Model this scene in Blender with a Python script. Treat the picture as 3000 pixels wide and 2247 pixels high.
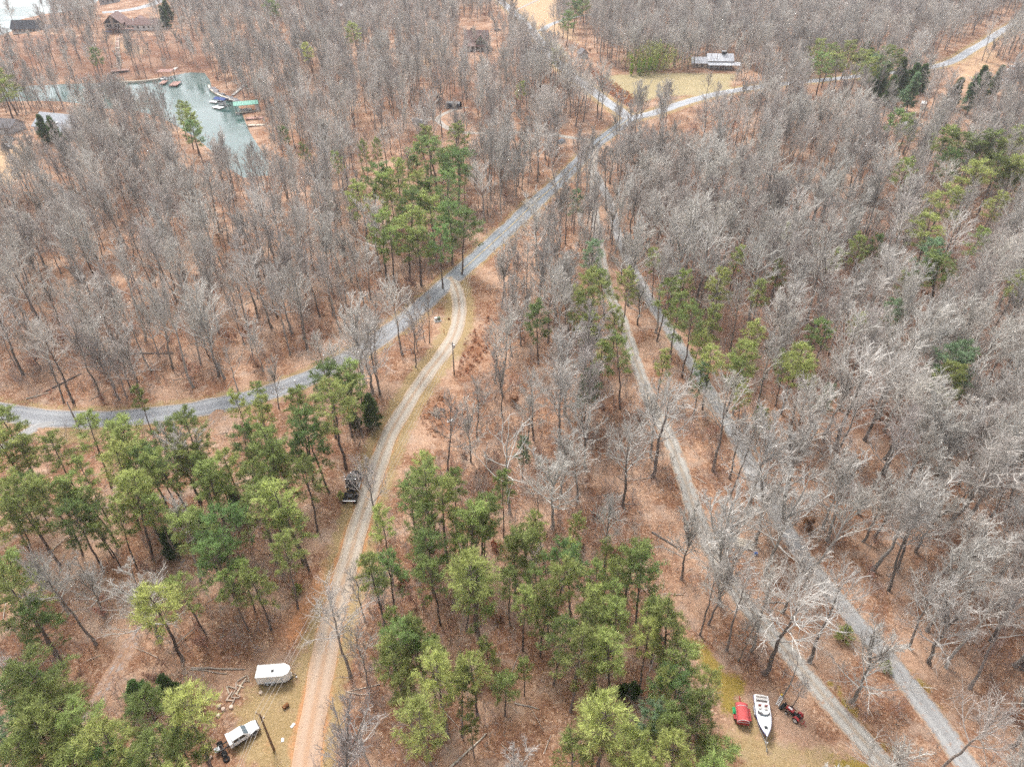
import bpy, math, random
import numpy as np
from mathutils import Vector, Matrix

for o in list(bpy.data.objects):
    bpy.data.objects.remove(o)
SC = bpy.context.scene
COL = SC.collection
R = math.radians

# ------------------------------------------------------------------ camera
PITCH = R(36.5)          # the drone looks down by this much
CAM_H = 94.0             # metres above the road
FOC = 2080.0             # focal length in photograph pixels (3000 wide)
cam_d = bpy.data.cameras.new('camera')
cam = bpy.data.objects.new('camera', cam_d)
COL.objects.link(cam)
cam.location = (0, 0, CAM_H)
cam.rotation_euler = (math.pi / 2 - PITCH, 0, 0)
cam_d.sensor_width = 36.0
cam_d.lens = 36.0 * FOC / 3000.0
cam_d.clip_start = 1.0
cam_d.clip_end = 8000.0
SC.camera = cam
SC.render.resolution_x, SC.render.resolution_y = 1024, 766

# ------------------------------------------------------------------ sky, sun, exposure
SUN_AZ = R(-26)          # left of the view direction, ahead of the camera
SUN_EL = R(54)
wd = bpy.data.worlds.new('World')
SC.world = wd
wd.use_nodes = True
nt = wd.node_tree
bg = nt.nodes['Background']
sky = nt.nodes.new('ShaderNodeTexSky')
sky.sky_type = 'NISHITA'
sky.sun_disc = False
sky.sun_elevation = SUN_EL
sky.sun_rotation = SUN_AZ
sky.altitude = 250
sky.dust_density = 4.0
sky.air_density = 1.0
sky.ozone_density = 1.0
hs = nt.nodes.new('ShaderNodeHueSaturation')      # an overcast sky is nearly grey
hs.inputs['Saturation'].default_value = 0.22
nt.links.new(sky.outputs[0], hs.inputs['Color'])
nt.links.new(hs.outputs[0], bg.inputs[0])
bg.inputs[1].default_value = 0.12
sl = bpy.data.lights.new('sun', 'SUN')
sl.energy = 1.5
sl.angle = R(18)
sl.color = (1.0, 0.97, 0.93)
sun = bpy.data.objects.new('sun', sl)
COL.objects.link(sun)
sdir = Vector((math.sin(SUN_AZ) * math.cos(SUN_EL), math.cos(SUN_AZ) * math.cos(SUN_EL), math.sin(SUN_EL)))
sun.rotation_euler = (-sdir).to_track_quat('-Z', 'Y').to_euler()
sun.location = sdir * 300
vs = SC.view_settings
vs.view_transform = 'Standard'
vs.look = 'None'
vs.gamma = 1.0
vs.use_curve_mapping = False
vs.exposure = 1.42
SC.render.engine = 'CYCLES'
SC.cycles.max_bounces = 5
SC.cycles.diffuse_bounces = 2
SC.cycles.glossy_bounces = 2
SC.cycles.transmission_bounces = 2
SC.cycles.transparent_max_bounces = 4
SC.cycles.volume_bounces = 1
SC.cycles.use_denoising = False      # the woods are finer than a denoiser can keep
SC.cycles.use_adaptive_sampling = True
SC.cycles.adaptive_threshold = 0.03
SC.cycles.adaptive_min_samples = 24

# ------------------------------------------------------------------ terrain
LAKE_Z = -7.0
CP, SP = math.cos(PITCH), math.sin(PITCH)


def ray(px, py):
    px = np.asarray(px, float); py = np.asarray(py, float)
    u = (px - 1500.0) / FOC
    v = (1123.5 - py) / FOC
    return np.stack([u, CP + v * SP, -SP + v * CP], -1)


def at_z(px, py, z):
    """the point of height z seen at a pixel of the photograph"""
    d = ray(px, py)
    t = (np.asarray(z, float) - CAM_H) / d[..., 2]
    p = d * t[..., None]
    p[..., 2] += CAM_H
    return p


def project(p):
    p = np.asarray(p, float)
    q = p - np.array([0, 0, CAM_H])
    dep = q[..., 1] * CP - q[..., 2] * SP
    up = q[..., 1] * SP + q[..., 2] * CP
    return 1500 + FOC * q[..., 0] / dep, 1123.5 - FOC * up / dep, dep


LAKE_A = [(-150, 262), (0, 258), (90, 252), (217, 246), (358, 242), (452, 236), (510, 222), (555, 212), (600, 215), (615, 235),
          (622, 262), (680, 288), (705, 322), (720, 362), (738, 400), (765, 440), (785, 475), (790, 515), (715, 522), (665, 492),
          (622, 445), (570, 402), (515, 368), (462, 342), (400, 326), (300, 318), (250, 308), (200, 300), (120, 296), (60, 298), (-150, 305)]
LAKE_B = [(-40, 118), (0, 104), (38, 92), (60, 58), (130, 42), (210, 34), (280, 10), (300, -14), (330, -130), (-500, -130), (-700, 60), (-500, 130)]
lakeA = at_z(*np.array(LAKE_A).T, LAKE_Z)[:, :2]
lakeB = at_z(*np.array(LAKE_B).T, LAKE_Z)[:, :2]


def seg_dist(P, A, B):
    """distance of points P to the nearest of the segments A-B, and which"""
    best = np.full(len(P), 1e9)
    for a, b in zip(A, B):
        ab = b - a
        t = np.clip(((P - a) @ ab) / max(ab @ ab, 1e-9), 0, 1)
        d = np.hypot(*(P - a - t[:, None] * ab).T)
        best = np.minimum(best, d)
    return best


def inside(P, poly):
    x, y = P[:, 0], P[:, 1]
    c = np.zeros(len(P), bool)
    n = len(poly)
    for i in range(n):
        x1, y1 = poly[i]; x2, y2 = poly[(i + 1) % n]
        if y1 == y2:
            continue
        k = ((y1 > y) != (y2 > y)) & (x < (x2 - x1) * (y - y1) / (y2 - y1) + x1)
        c ^= k
    return c


def sdf(P, poly):
    P = np.asarray(P, float)
    d = seg_dist(P, poly, np.roll(poly, -1, 0))
    return np.where(inside(P, poly), -d, d)


def lake_sdf(P):
    P = np.asarray(P, float).reshape(-1, 2)
    out = np.full(len(P), 999.0)
    m = (P[:, 0] < 20) & (P[:, 1] > 170)
    if m.any():
        out[m] = np.minimum(sdf(P[m], lakeA), sdf(P[m], lakeB))
    return out


def sstep(a, b, x):
    t = np.clip((x - a) / (b - a), 0, 1)
    return t * t * (3 - 2 * t)


def hgt(P):
    P = np.asarray(P, float)
    sh = P.shape[:-1]
    Q = P.reshape(-1, P.shape[-1])[:, :2]
    d = lake_sdf(Q)
    x, y = Q[:, 0], Q[:, 1]
    n = 0.7 * np.sin(x * 0.021 + 1.3) * np.sin(y * 0.017 + 0.4) + 0.35 * np.sin(x * 0.055 + y * 0.04) + 0.2 * np.sin(x * 0.09 - y * 0.11 + 2)
    n = n * sstep(70, 140, y)
    n = n - 3.0 * sstep(40, 110, x - 0.15 * y) * sstep(60, 140, y) * sstep(330, 240, y)      # the hollow of the woods on the right
    up = sstep(0, 62, d)
    h = LAKE_Z + (0 - LAKE_Z + n) * up + 0.35 * sstep(0, 2.5, d) * (1 - up)
    h = np.where(d < 0, LAKE_Z - 2.5 * sstep(0, 12, -d) - 0.05, h)
    return h.reshape(sh)


def G(px, py):
    """points of the ground seen at pixels of the photograph (N,3)"""
    px = np.atleast_1d(np.asarray(px, float)); py = np.atleast_1d(np.asarray(py, float))
    d = ray(px, py)
    zs = np.linspace(4, -11, 61)
    out = np.zeros((len(px), 3))
    done = np.zeros(len(px), bool)
    prev = None
    for z in zs:
        t = (z - CAM_H) / d[:, 2]
        p = d * t[:, None]; p[:, 2] += CAM_H
        e = p[:, 2] - hgt(p)
        if prev is not None:
            k = (e <= 0) & ~done
            w = (prev[1] / np.maximum(prev[1] - e, 1e-6))[:, None]
            q = prev[0] * (1 - w) + p * w
            out[k] = q[k]; done |= k
        prev = (p, e)
    out[~done] = prev[0][~done]
    out[:, 2] = hgt(out)
    return out


def g1(px, py):
    return Vector(G(px, py)[0])


# ------------------------------------------------------------------ mesh helpers
class MB:
    def __init__(s):
        s.v = []; s.f = []

    def add(s, vs, fs):
        b = len(s.v)
        s.v += [tuple(map(float, v)) for v in vs]
        s.f += [tuple(i + b for i in f) for f in fs]
        return s

    def box(s, c, d, rz=0.0, ry=0.0, taper=(1, 1), shift=(0, 0)):
        """box with centre c and size d; its top scaled by taper and moved by shift"""
        vs = []
        for k, sz in enumerate((-.5, .5)):
            tx, ty = (1, 1) if k == 0 else taper
            ox, oy = (0, 0) if k == 0 else shift
            for sx, sy in ((-.5, -.5), (.5, -.5), (.5, .5), (-.5, .5)):
                vs.append((sx * d[0] * tx + ox, sy * d[1] * ty + oy, sz * d[2]))
        m = Matrix.Translation(c) @ Matrix.Rotation(rz, 4, 'Z') @ Matrix.Rotation(ry, 4, 'Y')
        return s.add([m @ Vector(v) for v in vs], [(3, 2, 1, 0), (4, 5, 6, 7), (0, 1, 5, 4), (1, 2, 6, 5), (2, 3, 7, 6), (3, 0, 4, 7)])

    def prism(s, poly, a, b, axis='y'):
        """polygon (in the two other axes) swept from a to b along an axis"""
        n = len(poly)
        def put(p, t):
            return {'y': (p[0], t, p[1]), 'x': (t, p[0], p[1]), 'z': (p[0], p[1], t)}[axis]
        vs = [put(p, a) for p in poly] + [put(p, b) for p in poly]
        fs = [tuple(range(n)), tuple(range(2 * n - 1, n - 1, -1))]
        fs += [(i, n + i, n + (i + 1) % n, (i + 1) % n) for i in range(n)]
        return s.add(vs, fs)

    def tube(s, pts, rad, sides=8, cap=True):
        pts = [Vector(p) for p in pts]
        if not hasattr(rad, '__len__'):
            rad = [rad] * len(pts)
        b = len(s.v); ref = None
        for i, p in enumerate(pts):
            t = (pts[min(i + 1, len(pts) - 1)] - pts[max(i - 1, 0)]).normalized()
            if ref is None:
                ref = t.orthogonal().normalized()
            ref = (ref - t * ref.dot(t)).normalized()
            w = t.cross(ref)
            for k in range(sides):
                a = 2 * math.pi * k / sides
                s.v.append(tuple(p + (ref * math.cos(a) + w * math.sin(a)) * rad[i]))
        for i in range(len(pts) - 1):
            for k in range(sides):
                q = b + i * sides
                s.f.append((q + k, q + (k + 1) % sides, q + sides + (k + 1) % sides, q + sides + k))
        if cap:
            s.f.append(tuple(b + k for k in range(sides))[::-1])
            e = b + (len(pts) - 1) * sides
            s.f.append(tuple(e + k for k in range(sides)))
        return s

    def loft(s, rings, close=True, cap=True):
        b = len(s.v); n = len(rings[0])
        for r in rings:
            s.v += [tuple(map(float, p)) for p in r]
        for i in range(len(rings) - 1):
            for k in range(n if close else n - 1):
                q = b + i * n
                s.f.append((q + k, q + (k + 1) % n, q + n + (k + 1) % n, q + n + k))
        if cap and close:
            s.f.append(tuple(range(b, b + n))[::-1])
            e = b + (len(rings) - 1) * n
            s.f.append(tuple(range(e, e + n)))
        return s

    def build(s, name, mat, parent=None, smooth=False, bevel=0.0):
        me = bpy.data.meshes.new(name)
        me.from_pydata(s.v, [], s.f)
        me.materials.append(M[mat] if isinstance(mat, str) else mat)
        if smooth:
            me.polygons.foreach_set('use_smooth', [True] * len(me.polygons))
        me.update()
        o = bpy.data.objects.new(name, me)
        COL.objects.link(o)
        if parent is not None:
            o.parent = parent
        if bevel:
            bv = o.modifiers.new('edge', 'BEVEL'); bv.width = bevel; bv.segments = 2; bv.limit_method = 'ANGLE'; bv.angle_limit = R(40)
        return o


def raw_mesh(name, v, f, mat, smooth=False):
    me = bpy.data.meshes.new(name)
    v = np.asarray(v, np.float32); f = np.asarray(f, np.int32)
    n, k = f.shape
    me.vertices.add(len(v)); me.vertices.foreach_set('co', v.ravel())
    me.loops.add(n * k); me.loops.foreach_set('vertex_index', f.ravel())
    me.polygons.add(n); me.polygons.foreach_set('loop_start', np.arange(0, n * k, k, dtype=np.int32))
    if smooth:
        me.polygons.foreach_set('use_smooth', np.ones(n, bool))
    me.materials.append(M[mat] if isinstance(mat, str) else mat)
    me.update(calc_edges=True)
    return me


def link(name, me, parent=None):
    o = bpy.data.objects.new(name, me)
    COL.objects.link(o)
    if parent is not None:
        o.parent = parent
    return o


def thing(name, label, cat, loc=(0, 0, 0), rz=0.0, group=None):
    o = bpy.data.objects.new(name, None)
    COL.objects.link(o)
    o.empty_display_size = 0.3
    o.location = loc; o.rotation_euler = (0, 0, rz)
    return tag(o, label, cat, group)


def tag(o, label=None, cat=None, group=None, kind=None):
    if label: o['label'] = label
    if cat: o['category'] = cat
    if group: o['group'] = group
    if kind: o['kind'] = kind
    return o


# ------------------------------------------------------------------ materials
M = {}


def mat(name, col, rough=0.8, metal=0.0, var=0.0, scale=4.0, spec=0.3, bump=0.0, rnd=0.0, alt=None, coat=0.0, transl=0.0, stretch=None, tone=0.0):
    """plain procedural material: noise between col and alt (or a darker/lighter col), optional change per object"""
    m = bpy.data.materials.new(name); m.use_nodes = True
    t = m.node_tree; b = t.nodes['Principled BSDF']
    b.inputs['Roughness'].default_value = rough
    b.inputs['Metallic'].default_value = metal
    b.inputs['Specular IOR Level'].default_value = spec
    b.inputs['Coat Weight'].default_value = coat
    col = tuple(col) + (1,)
    out = None
    tc = t.nodes.new('ShaderNodeTexCoord')
    if var > 0 or alt is not None:
        n = t.nodes.new('ShaderNodeTexNoise')
        n.inputs['Scale'].default_value = scale; n.inputs['Detail'].default_value = 6; n.inputs['Roughness'].default_value = 0.65
        src = tc.outputs['Object']
        if stretch:
            mp = t.nodes.new('ShaderNodeMapping'); mp.inputs['Scale'].default_value = stretch
            t.links.new(src, mp.inputs[0]); src = mp.outputs[0]
        t.links.new(src, n.inputs['Vector'])
        cr = t.nodes.new('ShaderNodeValToRGB')
        cr.color_ramp.elements[0].position = 0.33; cr.color_ramp.elements[1].position = 0.68
        if alt is not None:
            a, c = col, tuple(alt) + (1,)
        else:
            a = tuple(x * (1 - var) for x in col[:3]) + (1,); c = tuple(min(1, x * (1 + var)) for x in col[:3]) + (1,)
        cr.color_ramp.elements[0].color = a; cr.color_ramp.elements[1].color = c
        t.links.new(n.outputs[0], cr.inputs[0]); out = cr.outputs[0]
        if bump:
            bp = t.nodes.new('ShaderNodeBump'); bp.inputs['Strength'].default_value = bump; bp.inputs['Distance'].default_value = 0.05
            t.links.new(n.outputs[0], bp.inputs['Height']); t.links.new(bp.outputs[0], b.inputs['Normal'])
    if rnd > 0:
        oi = t.nodes.new('ShaderNodeObjectInfo')
        h = t.nodes.new('ShaderNodeHueSaturation')
        mr = t.nodes.new('ShaderNodeMapRange'); mr.inputs['To Min'].default_value = 1 - rnd; mr.inputs['To Max'].default_value = 1 + rnd
        mh = t.nodes.new('ShaderNodeMapRange'); mh.inputs['To Min'].default_value = 0.5 - rnd * 0.05; mh.inputs['To Max'].default_value = 0.5 + rnd * 0.05
        fr = t.nodes.new('ShaderNodeMath'); fr.operation = 'MULTIPLY_ADD'; fr.inputs[1].default_value = 7.31; fr.inputs[2].default_value = 0.17
        f2 = t.nodes.new('ShaderNodeMath'); f2.operation = 'FRACT'
        t.links.new(oi.outputs['Random'], mr.inputs[0]); t.links.new(oi.outputs['Random'], fr.inputs[0]); t.links.new(fr.outputs[0], f2.inputs[0]); t.links.new(f2.outputs[0], mh.inputs[0])
        if out is None:
            h.inputs['Color'].default_value = col
        else:
            t.links.new(out, h.inputs['Color'])
        t.links.new(mr.outputs[0], h.inputs['Value']); t.links.new(mh.outputs[0], h.inputs['Hue'])
        out = h.outputs[0]
    if tone > 0:         # every tuft of leaves has a tone of its own, kept with the mesh
        ta = t.nodes.new('ShaderNodeAttribute'); ta.attribute_name = 'tone'
        tm = t.nodes.new('ShaderNodeMath'); tm.operation = 'MULTIPLY_ADD'; tm.inputs[1].default_value = tone; tm.inputs[2].default_value = 1.0
        th = t.nodes.new('ShaderNodeHueSaturation')
        t.links.new(ta.outputs['Fac'], tm.inputs[0]); t.links.new(tm.outputs[0], th.inputs['Value'])
        if out is None: th.inputs['Color'].default_value = col
        else: t.links.new(out, th.inputs['Color'])
        out = th.outputs[0]
    if out is None:
        b.inputs['Base Color'].default_value = col
    else:
        t.links.new(out, b.inputs['Base Color'])
    if transl > 0:
        tr = t.nodes.new('ShaderNodeBsdfTranslucent'); mx = t.nodes.new('ShaderNodeMixShader'); mx.inputs[0].default_value = transl
        if out is None: tr.inputs[0].default_value = col
        else: t.links.new(out, tr.inputs[0])
        t.links.new(b.outputs[0], mx.inputs[1]); t.links.new(tr.outputs[0], mx.inputs[2])
        t.links.new(mx.outputs[0], t.nodes['Material Output'].inputs[0])
    M[name] = m
    return m


def glass_mat(name, col):
    m = mat(name, col, rough=0.08, spec=0.6)
    return m


mat('bark', (0.21, 0.185, 0.165), 0.95, var=0.45, scale=5, bump=0.6, rnd=0.3, stretch=(3, 3, 0.5), spec=0.1)
mat('bark_pale', (0.34, 0.32, 0.29), 0.95, var=0.35, scale=4, bump=0.4, rnd=0.25, stretch=(3, 3, 0.5), spec=0.1)
mat('bark_pine', (0.15, 0.12, 0.105), 0.95, var=0.4, scale=6, bump=0.6, rnd=0.25, stretch=(3, 3, 0.6), spec=0.1)
mat('twig', (0.43, 0.385, 0.345), 0.95, rnd=0.28, spec=0.1)
mat('twig_pale', (0.46, 0.415, 0.365), 0.95, rnd=0.2, spec=0.1)
mat('twig_mauve', (0.40, 0.345, 0.315), 0.95, rnd=0.25, spec=0.1)
mat('limb', (0.50, 0.465, 0.42), 0.95, rnd=0.25, spec=0.1)
mat('limb_pale', (0.60, 0.57, 0.525), 0.95, rnd=0.2, spec=0.1)
mat('limb_dark', (0.42, 0.385, 0.35), 0.95, rnd=0.25, spec=0.1)
mat('twig_brush', (0.38, 0.29, 0.25), 0.95, rnd=0.35, spec=0.1)
mat('needle', (0.30, 0.35, 0.125), 0.75, rnd=0.32, spec=0.2, transl=0.5, tone=0.55)
mat('needle_deep', (0.20, 0.285, 0.105), 0.75, rnd=0.3, spec=0.2, transl=0.5, tone=0.55)
mat('needle_lime', (0.41, 0.45, 0.16), 0.75, rnd=0.2, spec=0.2, transl=0.5, tone=0.55)
mat('needle_blue', (0.215, 0.305, 0.175), 0.75, rnd=0.25, spec=0.2, transl=0.5, tone=0.55)
mat('cedar_leaf', (0.125, 0.19, 0.065), 0.8, rnd=0.3, spec=0.2, transl=0.35, tone=0.55)
mat('leaf_tan', (0.43, 0.25, 0.18), 0.85, rnd=0.25, spec=0.15, transl=0.35, tone=0.55)
mat('leaf_rust', (0.31, 0.135, 0.065), 0.85, rnd=0.25, spec=0.15, transl=0.35, tone=0.55)
mat('leaf_bright', (0.24, 0.38, 0.03), 0.7, rnd=0.2, spec=0.2, transl=0.35, tone=0.55)
mat('dead_wood', (0.40, 0.345, 0.29), 0.95, var=0.3, scale=3, rnd=0.3, spec=0.1)
mat('cut_wood', (0.46, 0.37, 0.29), 0.95, var=0.3, scale=3, rnd=0.3, spec=0.1)
mat('white_paint', (0.66, 0.64, 0.61), 0.4, alt=(0.80, 0.80, 0.81), scale=0.9, spec=0.5)
mat('white_worn', (0.70, 0.69, 0.67), 0.5, var=0.12, scale=2.0, spec=0.4)
mat('white_gel', (0.82, 0.81, 0.79), 0.3, var=0.04, scale=1.2, spec=0.5)
mat('blue_stripe', (0.020, 0.035, 0.19), 0.3, spec=0.5)
mat('black_paint', (0.010, 0.012, 0.016), 0.3, spec=0.35, coat=0.15)
mat('black_metal', (0.016, 0.016, 0.018), 0.55, var=0.3, scale=6)
mat('rubber', (0.014, 0.014, 0.015), 0.85, var=0.3, scale=8)
mat('chrome', (0.62, 0.63, 0.65), 0.18, metal=1.0)
mat('steel', (0.36, 0.36, 0.37), 0.45, metal=0.7, var=0.2, scale=5)
mat('galvanised', (0.50, 0.51, 0.52), 0.45, metal=0.6, var=0.12, scale=4)
mat('red_paint', (0.30, 0.018, 0.020), 0.4, var=0.35, scale=3, spec=0.5)
mat('red_cover', (0.46, 0.075, 0.075), 0.7, var=0.15, scale=2.5, bump=0.2)
mat('green_tarp', (0.01, 0.25, 0.085), 0.6, var=0.3, scale=5)
mat('dark_glass', (0.015, 0.02, 0.025), 0.06, spec=0.8)
mat('pale_glass', (0.10, 0.13, 0.15), 0.06, spec=0.8)
mat('vinyl', (0.62, 0.58, 0.53), 0.6, var=0.08, scale=4)
mat('vinyl_red', (0.34, 0.09, 0.07), 0.6, var=0.2, scale=4)
mat('carpet_grey', (0.30, 0.26, 0.24), 0.95, var=0.3, scale=8)
mat('yellow', (0.65, 0.42, 0.02), 0.5)
mat('orange_plastic', (0.55, 0.10, 0.02), 0.5)
mat('blue_plastic', (0.02, 0.12, 0.42), 0.5)
mat('lamp_red', (0.45, 0.02, 0.02), 0.3)
mat('lamp_clear', (0.75, 0.75, 0.72), 0.15, spec=0.7)
mat('pole_wood', (0.19, 0.125, 0.08), 0.9, var=0.35, scale=4, stretch=(4, 4, 0.4), spec=0.15)
mat('pole_grey', (0.28, 0.25, 0.22), 0.9, var=0.25, scale=4, stretch=(4, 4, 0.4), spec=0.15)
mat('wire', (0.42, 0.38, 0.35), 0.7)
mat('roof_brown', (0.21, 0.135, 0.12), 0.9, var=0.22, scale=2.5, bump=0.3)
mat('roof_grey', (0.36, 0.375, 0.40), 0.9, var=0.15, scale=2.5, bump=0.3)
mat('roof_dark', (0.035, 0.038, 0.045), 0.8, var=0.3, scale=2.5, bump=0.2)
mat('roof_slate', (0.16, 0.15, 0.155), 0.9, var=0.2, scale=2.5, bump=0.3)
mat('roof_metal', (0.66, 0.67, 0.70), 0.45, metal=0.25, var=0.14, scale=0.7)
mat('roof_green', (0.03, 0.28, 0.19), 0.5, var=0.12, scale=1.0, spec=0.4)
mat('siding_white', (0.68, 0.67, 0.64), 0.8, var=0.06, scale=3)
mat('siding_tan', (0.42, 0.36, 0.29), 0.85, var=0.12, scale=3)
mat('siding_grey', (0.42, 0.42, 0.42), 0.85, var=0.1, scale=3)
mat('siding_green', (0.16, 0.19, 0.13), 0.85, var=0.12, scale=3)
mat('stone', (0.33, 0.28, 0.245), 0.95, var=0.35, scale=3, bump=0.5)
mat('rock', (0.47, 0.45, 0.44), 0.95, var=0.3, scale=1.5, bump=0.6, rnd=0.25)
mat('rock_white', (0.62, 0.61, 0.61), 0.95, var=0.2, scale=1.5, bump=0.5, rnd=0.2)
mat('riprap', (0.30, 0.29, 0.30), 0.95, var=0.3, scale=1.5, rnd=0.3)
mat('deck_wood', (0.29, 0.185, 0.145), 0.9, var=0.25, scale=3, rnd=0.2)
mat('deck_pale', (0.50, 0.44, 0.36), 0.9, var=0.2, scale=3, rnd=0.2)
mat('deck_grey', (0.40, 0.37, 0.34), 0.9, var=0.2, scale=3, rnd=0.2)
mat('deck_red', (0.34, 0.20, 0.165), 0.9, var=0.2, scale=2, rnd=0.2)
mat('canvas_blue', (0.02, 0.05, 0.20), 0.8, var=0.2, scale=3)
mat('tarp_black', (0.025, 0.028, 0.034), 0.45, var=0.3, scale=2)
mat('concrete', (0.52, 0.50, 0.46), 0.9, var=0.12, scale=1.5)
mat('car_silver', (0.52, 0.54, 0.57), 0.25, metal=0.4, spec=0.5)
mat('car_dark', (0.03, 0.035, 0.045), 0.2, spec=0.5, coat=0.5)
mat('car_blue', (0.10, 0.16, 0.24), 0.3, spec=0.5)
mat('ceramic', (0.30, 0.31, 0.33), 0.4)
# ------------------------------------------------------------------ roads (photograph pixels, turned into points of the ground)
ROADS = {
    'main': (5.9, [(-160, 1178), (-60, 1196), (40, 1212), (150, 1226), (310, 1228), (450, 1215), (600, 1193), (760, 1158), (900, 1108), (1010, 1055), (1100, 1000),
                   (1200, 926), (1290, 846), (1350, 796), (1420, 733), (1500, 660), (1560, 602), (1640, 530), (1700, 470), (1745, 425), (1800, 383), (1845, 348)]),
    'upper': (6.6, [(1845, 348), (1790, 308), (1740, 270), (1680, 226), (1638, 190), (1605, 152), (1580, 118), (1540, 70), (1480, 15), (1430, -30), (1390, -70)]),
    'right': (6.2, [(1845, 348), (1917, 331), (2007, 301), (2120, 272), (2300, 246), (2500, 226), (2680, 206), (2790, 180), (2850, 145), (2910, 108), (2960, 78), (3010, 50)]),
    'field': (5.0, [(1585, 92), (1620, 70), (1680, 52), (1760, 40)]),
    'houses': (3.4, [(1735, 412), (1674, 404), (1600, 394), (1500, 389), (1400, 391), (1343, 387), (1307, 374), (1275, 350), (1245, 352), (1215, 366)]),
    'loop': (2.6, [(1290, 362), (1285, 345), (1310, 330), (1345, 318), (1375, 316)]),
    'track': (3.3, [(1800, 386), (1845, 400), (1898, 416), (2025, 443), (2152, 474), (2240, 502), (2300, 524), (2385, 558), (2450, 582), (2510, 600), (2580, 622)]),
    'drive_inner': (3.3, [(1745, 430), (1738, 520), (1745, 640), (1760, 740), (1782, 850), (1815, 920), (1844, 1003), (1872, 1086), (1900, 1165), (1942, 1245), (1974, 1317), (2007, 1408),
                          (2036, 1498), (2078, 1596), (2128, 1690), (2188, 1774), (2252, 1850), (2313, 1918), (2408, 2032), (2503, 2139), (2591, 2240), (2680, 2350)]),
    'drive_outer': (3.5, [(1738, 500), (1765, 550), (1790, 600), (1811, 695), (1848, 775), (1880, 836), (1917, 900), (1985, 1006), (2045, 1095), (2116, 1209), (2172, 1310), (2218, 1415),
                          (2272, 1500), (2327, 1589), (2384, 1672), (2484, 1792), (2578, 1902), (2673, 2019), (2755, 2128), (2832, 2240), (2920, 2370)]),
    'dirt': (3.6, [(1318, 812), (1334, 840), (1344, 880), (1344, 930), (1329, 985), (1300, 1034), (1262, 1082), (1224, 1136), (1185, 1198), (1145, 1266), (1121, 1325), (1098, 1390),
                   (1075, 1465), (1050, 1545), (1028, 1620), (1010, 1690), (987, 1765), (963, 1864), (941, 1973), (920, 2082), (903, 2180), (893, 2247), (876, 2370)]),
    'fork': (3.2, [(170, 1232), (110, 1248), (60, 1280), (10, 1312), (-40, 1345)]),
    'yard': (2.9, [(640, 1200), (612, 1246), (540, 1280), (450, 1322), (380, 1390), (330, 1448), (290, 1500), (235, 1565), (176, 1665), (108, 1741), (20, 1836), (-60, 1905)]),
    'side': (2.6, [(330, 1448), (240, 1474), (150, 1502), (80, 1540), (0, 1596), (-80, 1650)]),
    'two_track': (2.7, [(548, 1640), (507, 1700), (450, 1780), (398, 1864), (344, 1950), (290, 2045), (250, 2120), (200, 2210)]),
    'lake_drive': (9.0, [(300, 38), (345, 34), (400, 26), (450, 12), (480, -8), (500, -40)]),
    'far_path': (3.0, [(1500, 36), (1560, 8), (1640, -30)]),
    'footpath': (1.6, [(1145, 262), (1200, 246), (1270, 240), (1300, 232), (1300, 170), (1315, 130), (1340, 112)]),
}


def spline(P, step):
    P = np.asarray(P, float)
    E = np.vstack([2 * P[0] - P[1], P, 2 * P[-1] - P[-2]])
    out = []
    for i in range(1, len(E) - 2):
        a, b, c, d = E[i - 1:i + 3]
        n = max(2, int(np.linalg.norm(c - b) / step))
        t = np.linspace(0, 1, n, endpoint=False)[:, None]
        out.append(0.5 * (2 * b + (c - a) * t + (2 * a - 5 * b + 4 * c - d) * t ** 2 + (3 * b - a - 3 * c + d) * t ** 3))
    out.append(P[-1:])
    return np.vstack(out)


ROADLINE = {}
for k, (w, pts) in ROADS.items():
    p = G(*np.array(pts, float).T)[:, :2]
    ROADLINE[k] = (w, spline(p, 2.5))


def road_dist(P, names=None, lim=60):
    """signed distance to the nearest road edge"""
    P = np.asarray(P, float)[:, :2]
    best = np.full(len(P), 999.0)
    for k, (w, L) in ROADLINE.items():
        if names and k not in names:
            continue
        m = (P[:, 0] > L[:, 0].min() - lim) & (P[:, 0] < L[:, 0].max() + lim) & (P[:, 1] > L[:, 1].min() - lim) & (P[:, 1] < L[:, 1].max() + lim)
        if m.any():
            best[m] = np.minimum(best[m], seg_dist(P[m], L[:-1], L[1:]) - w / 2)
    return best


def gpoly(pts):
    return G(*np.array(pts, float).T)[:, :2]


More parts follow.
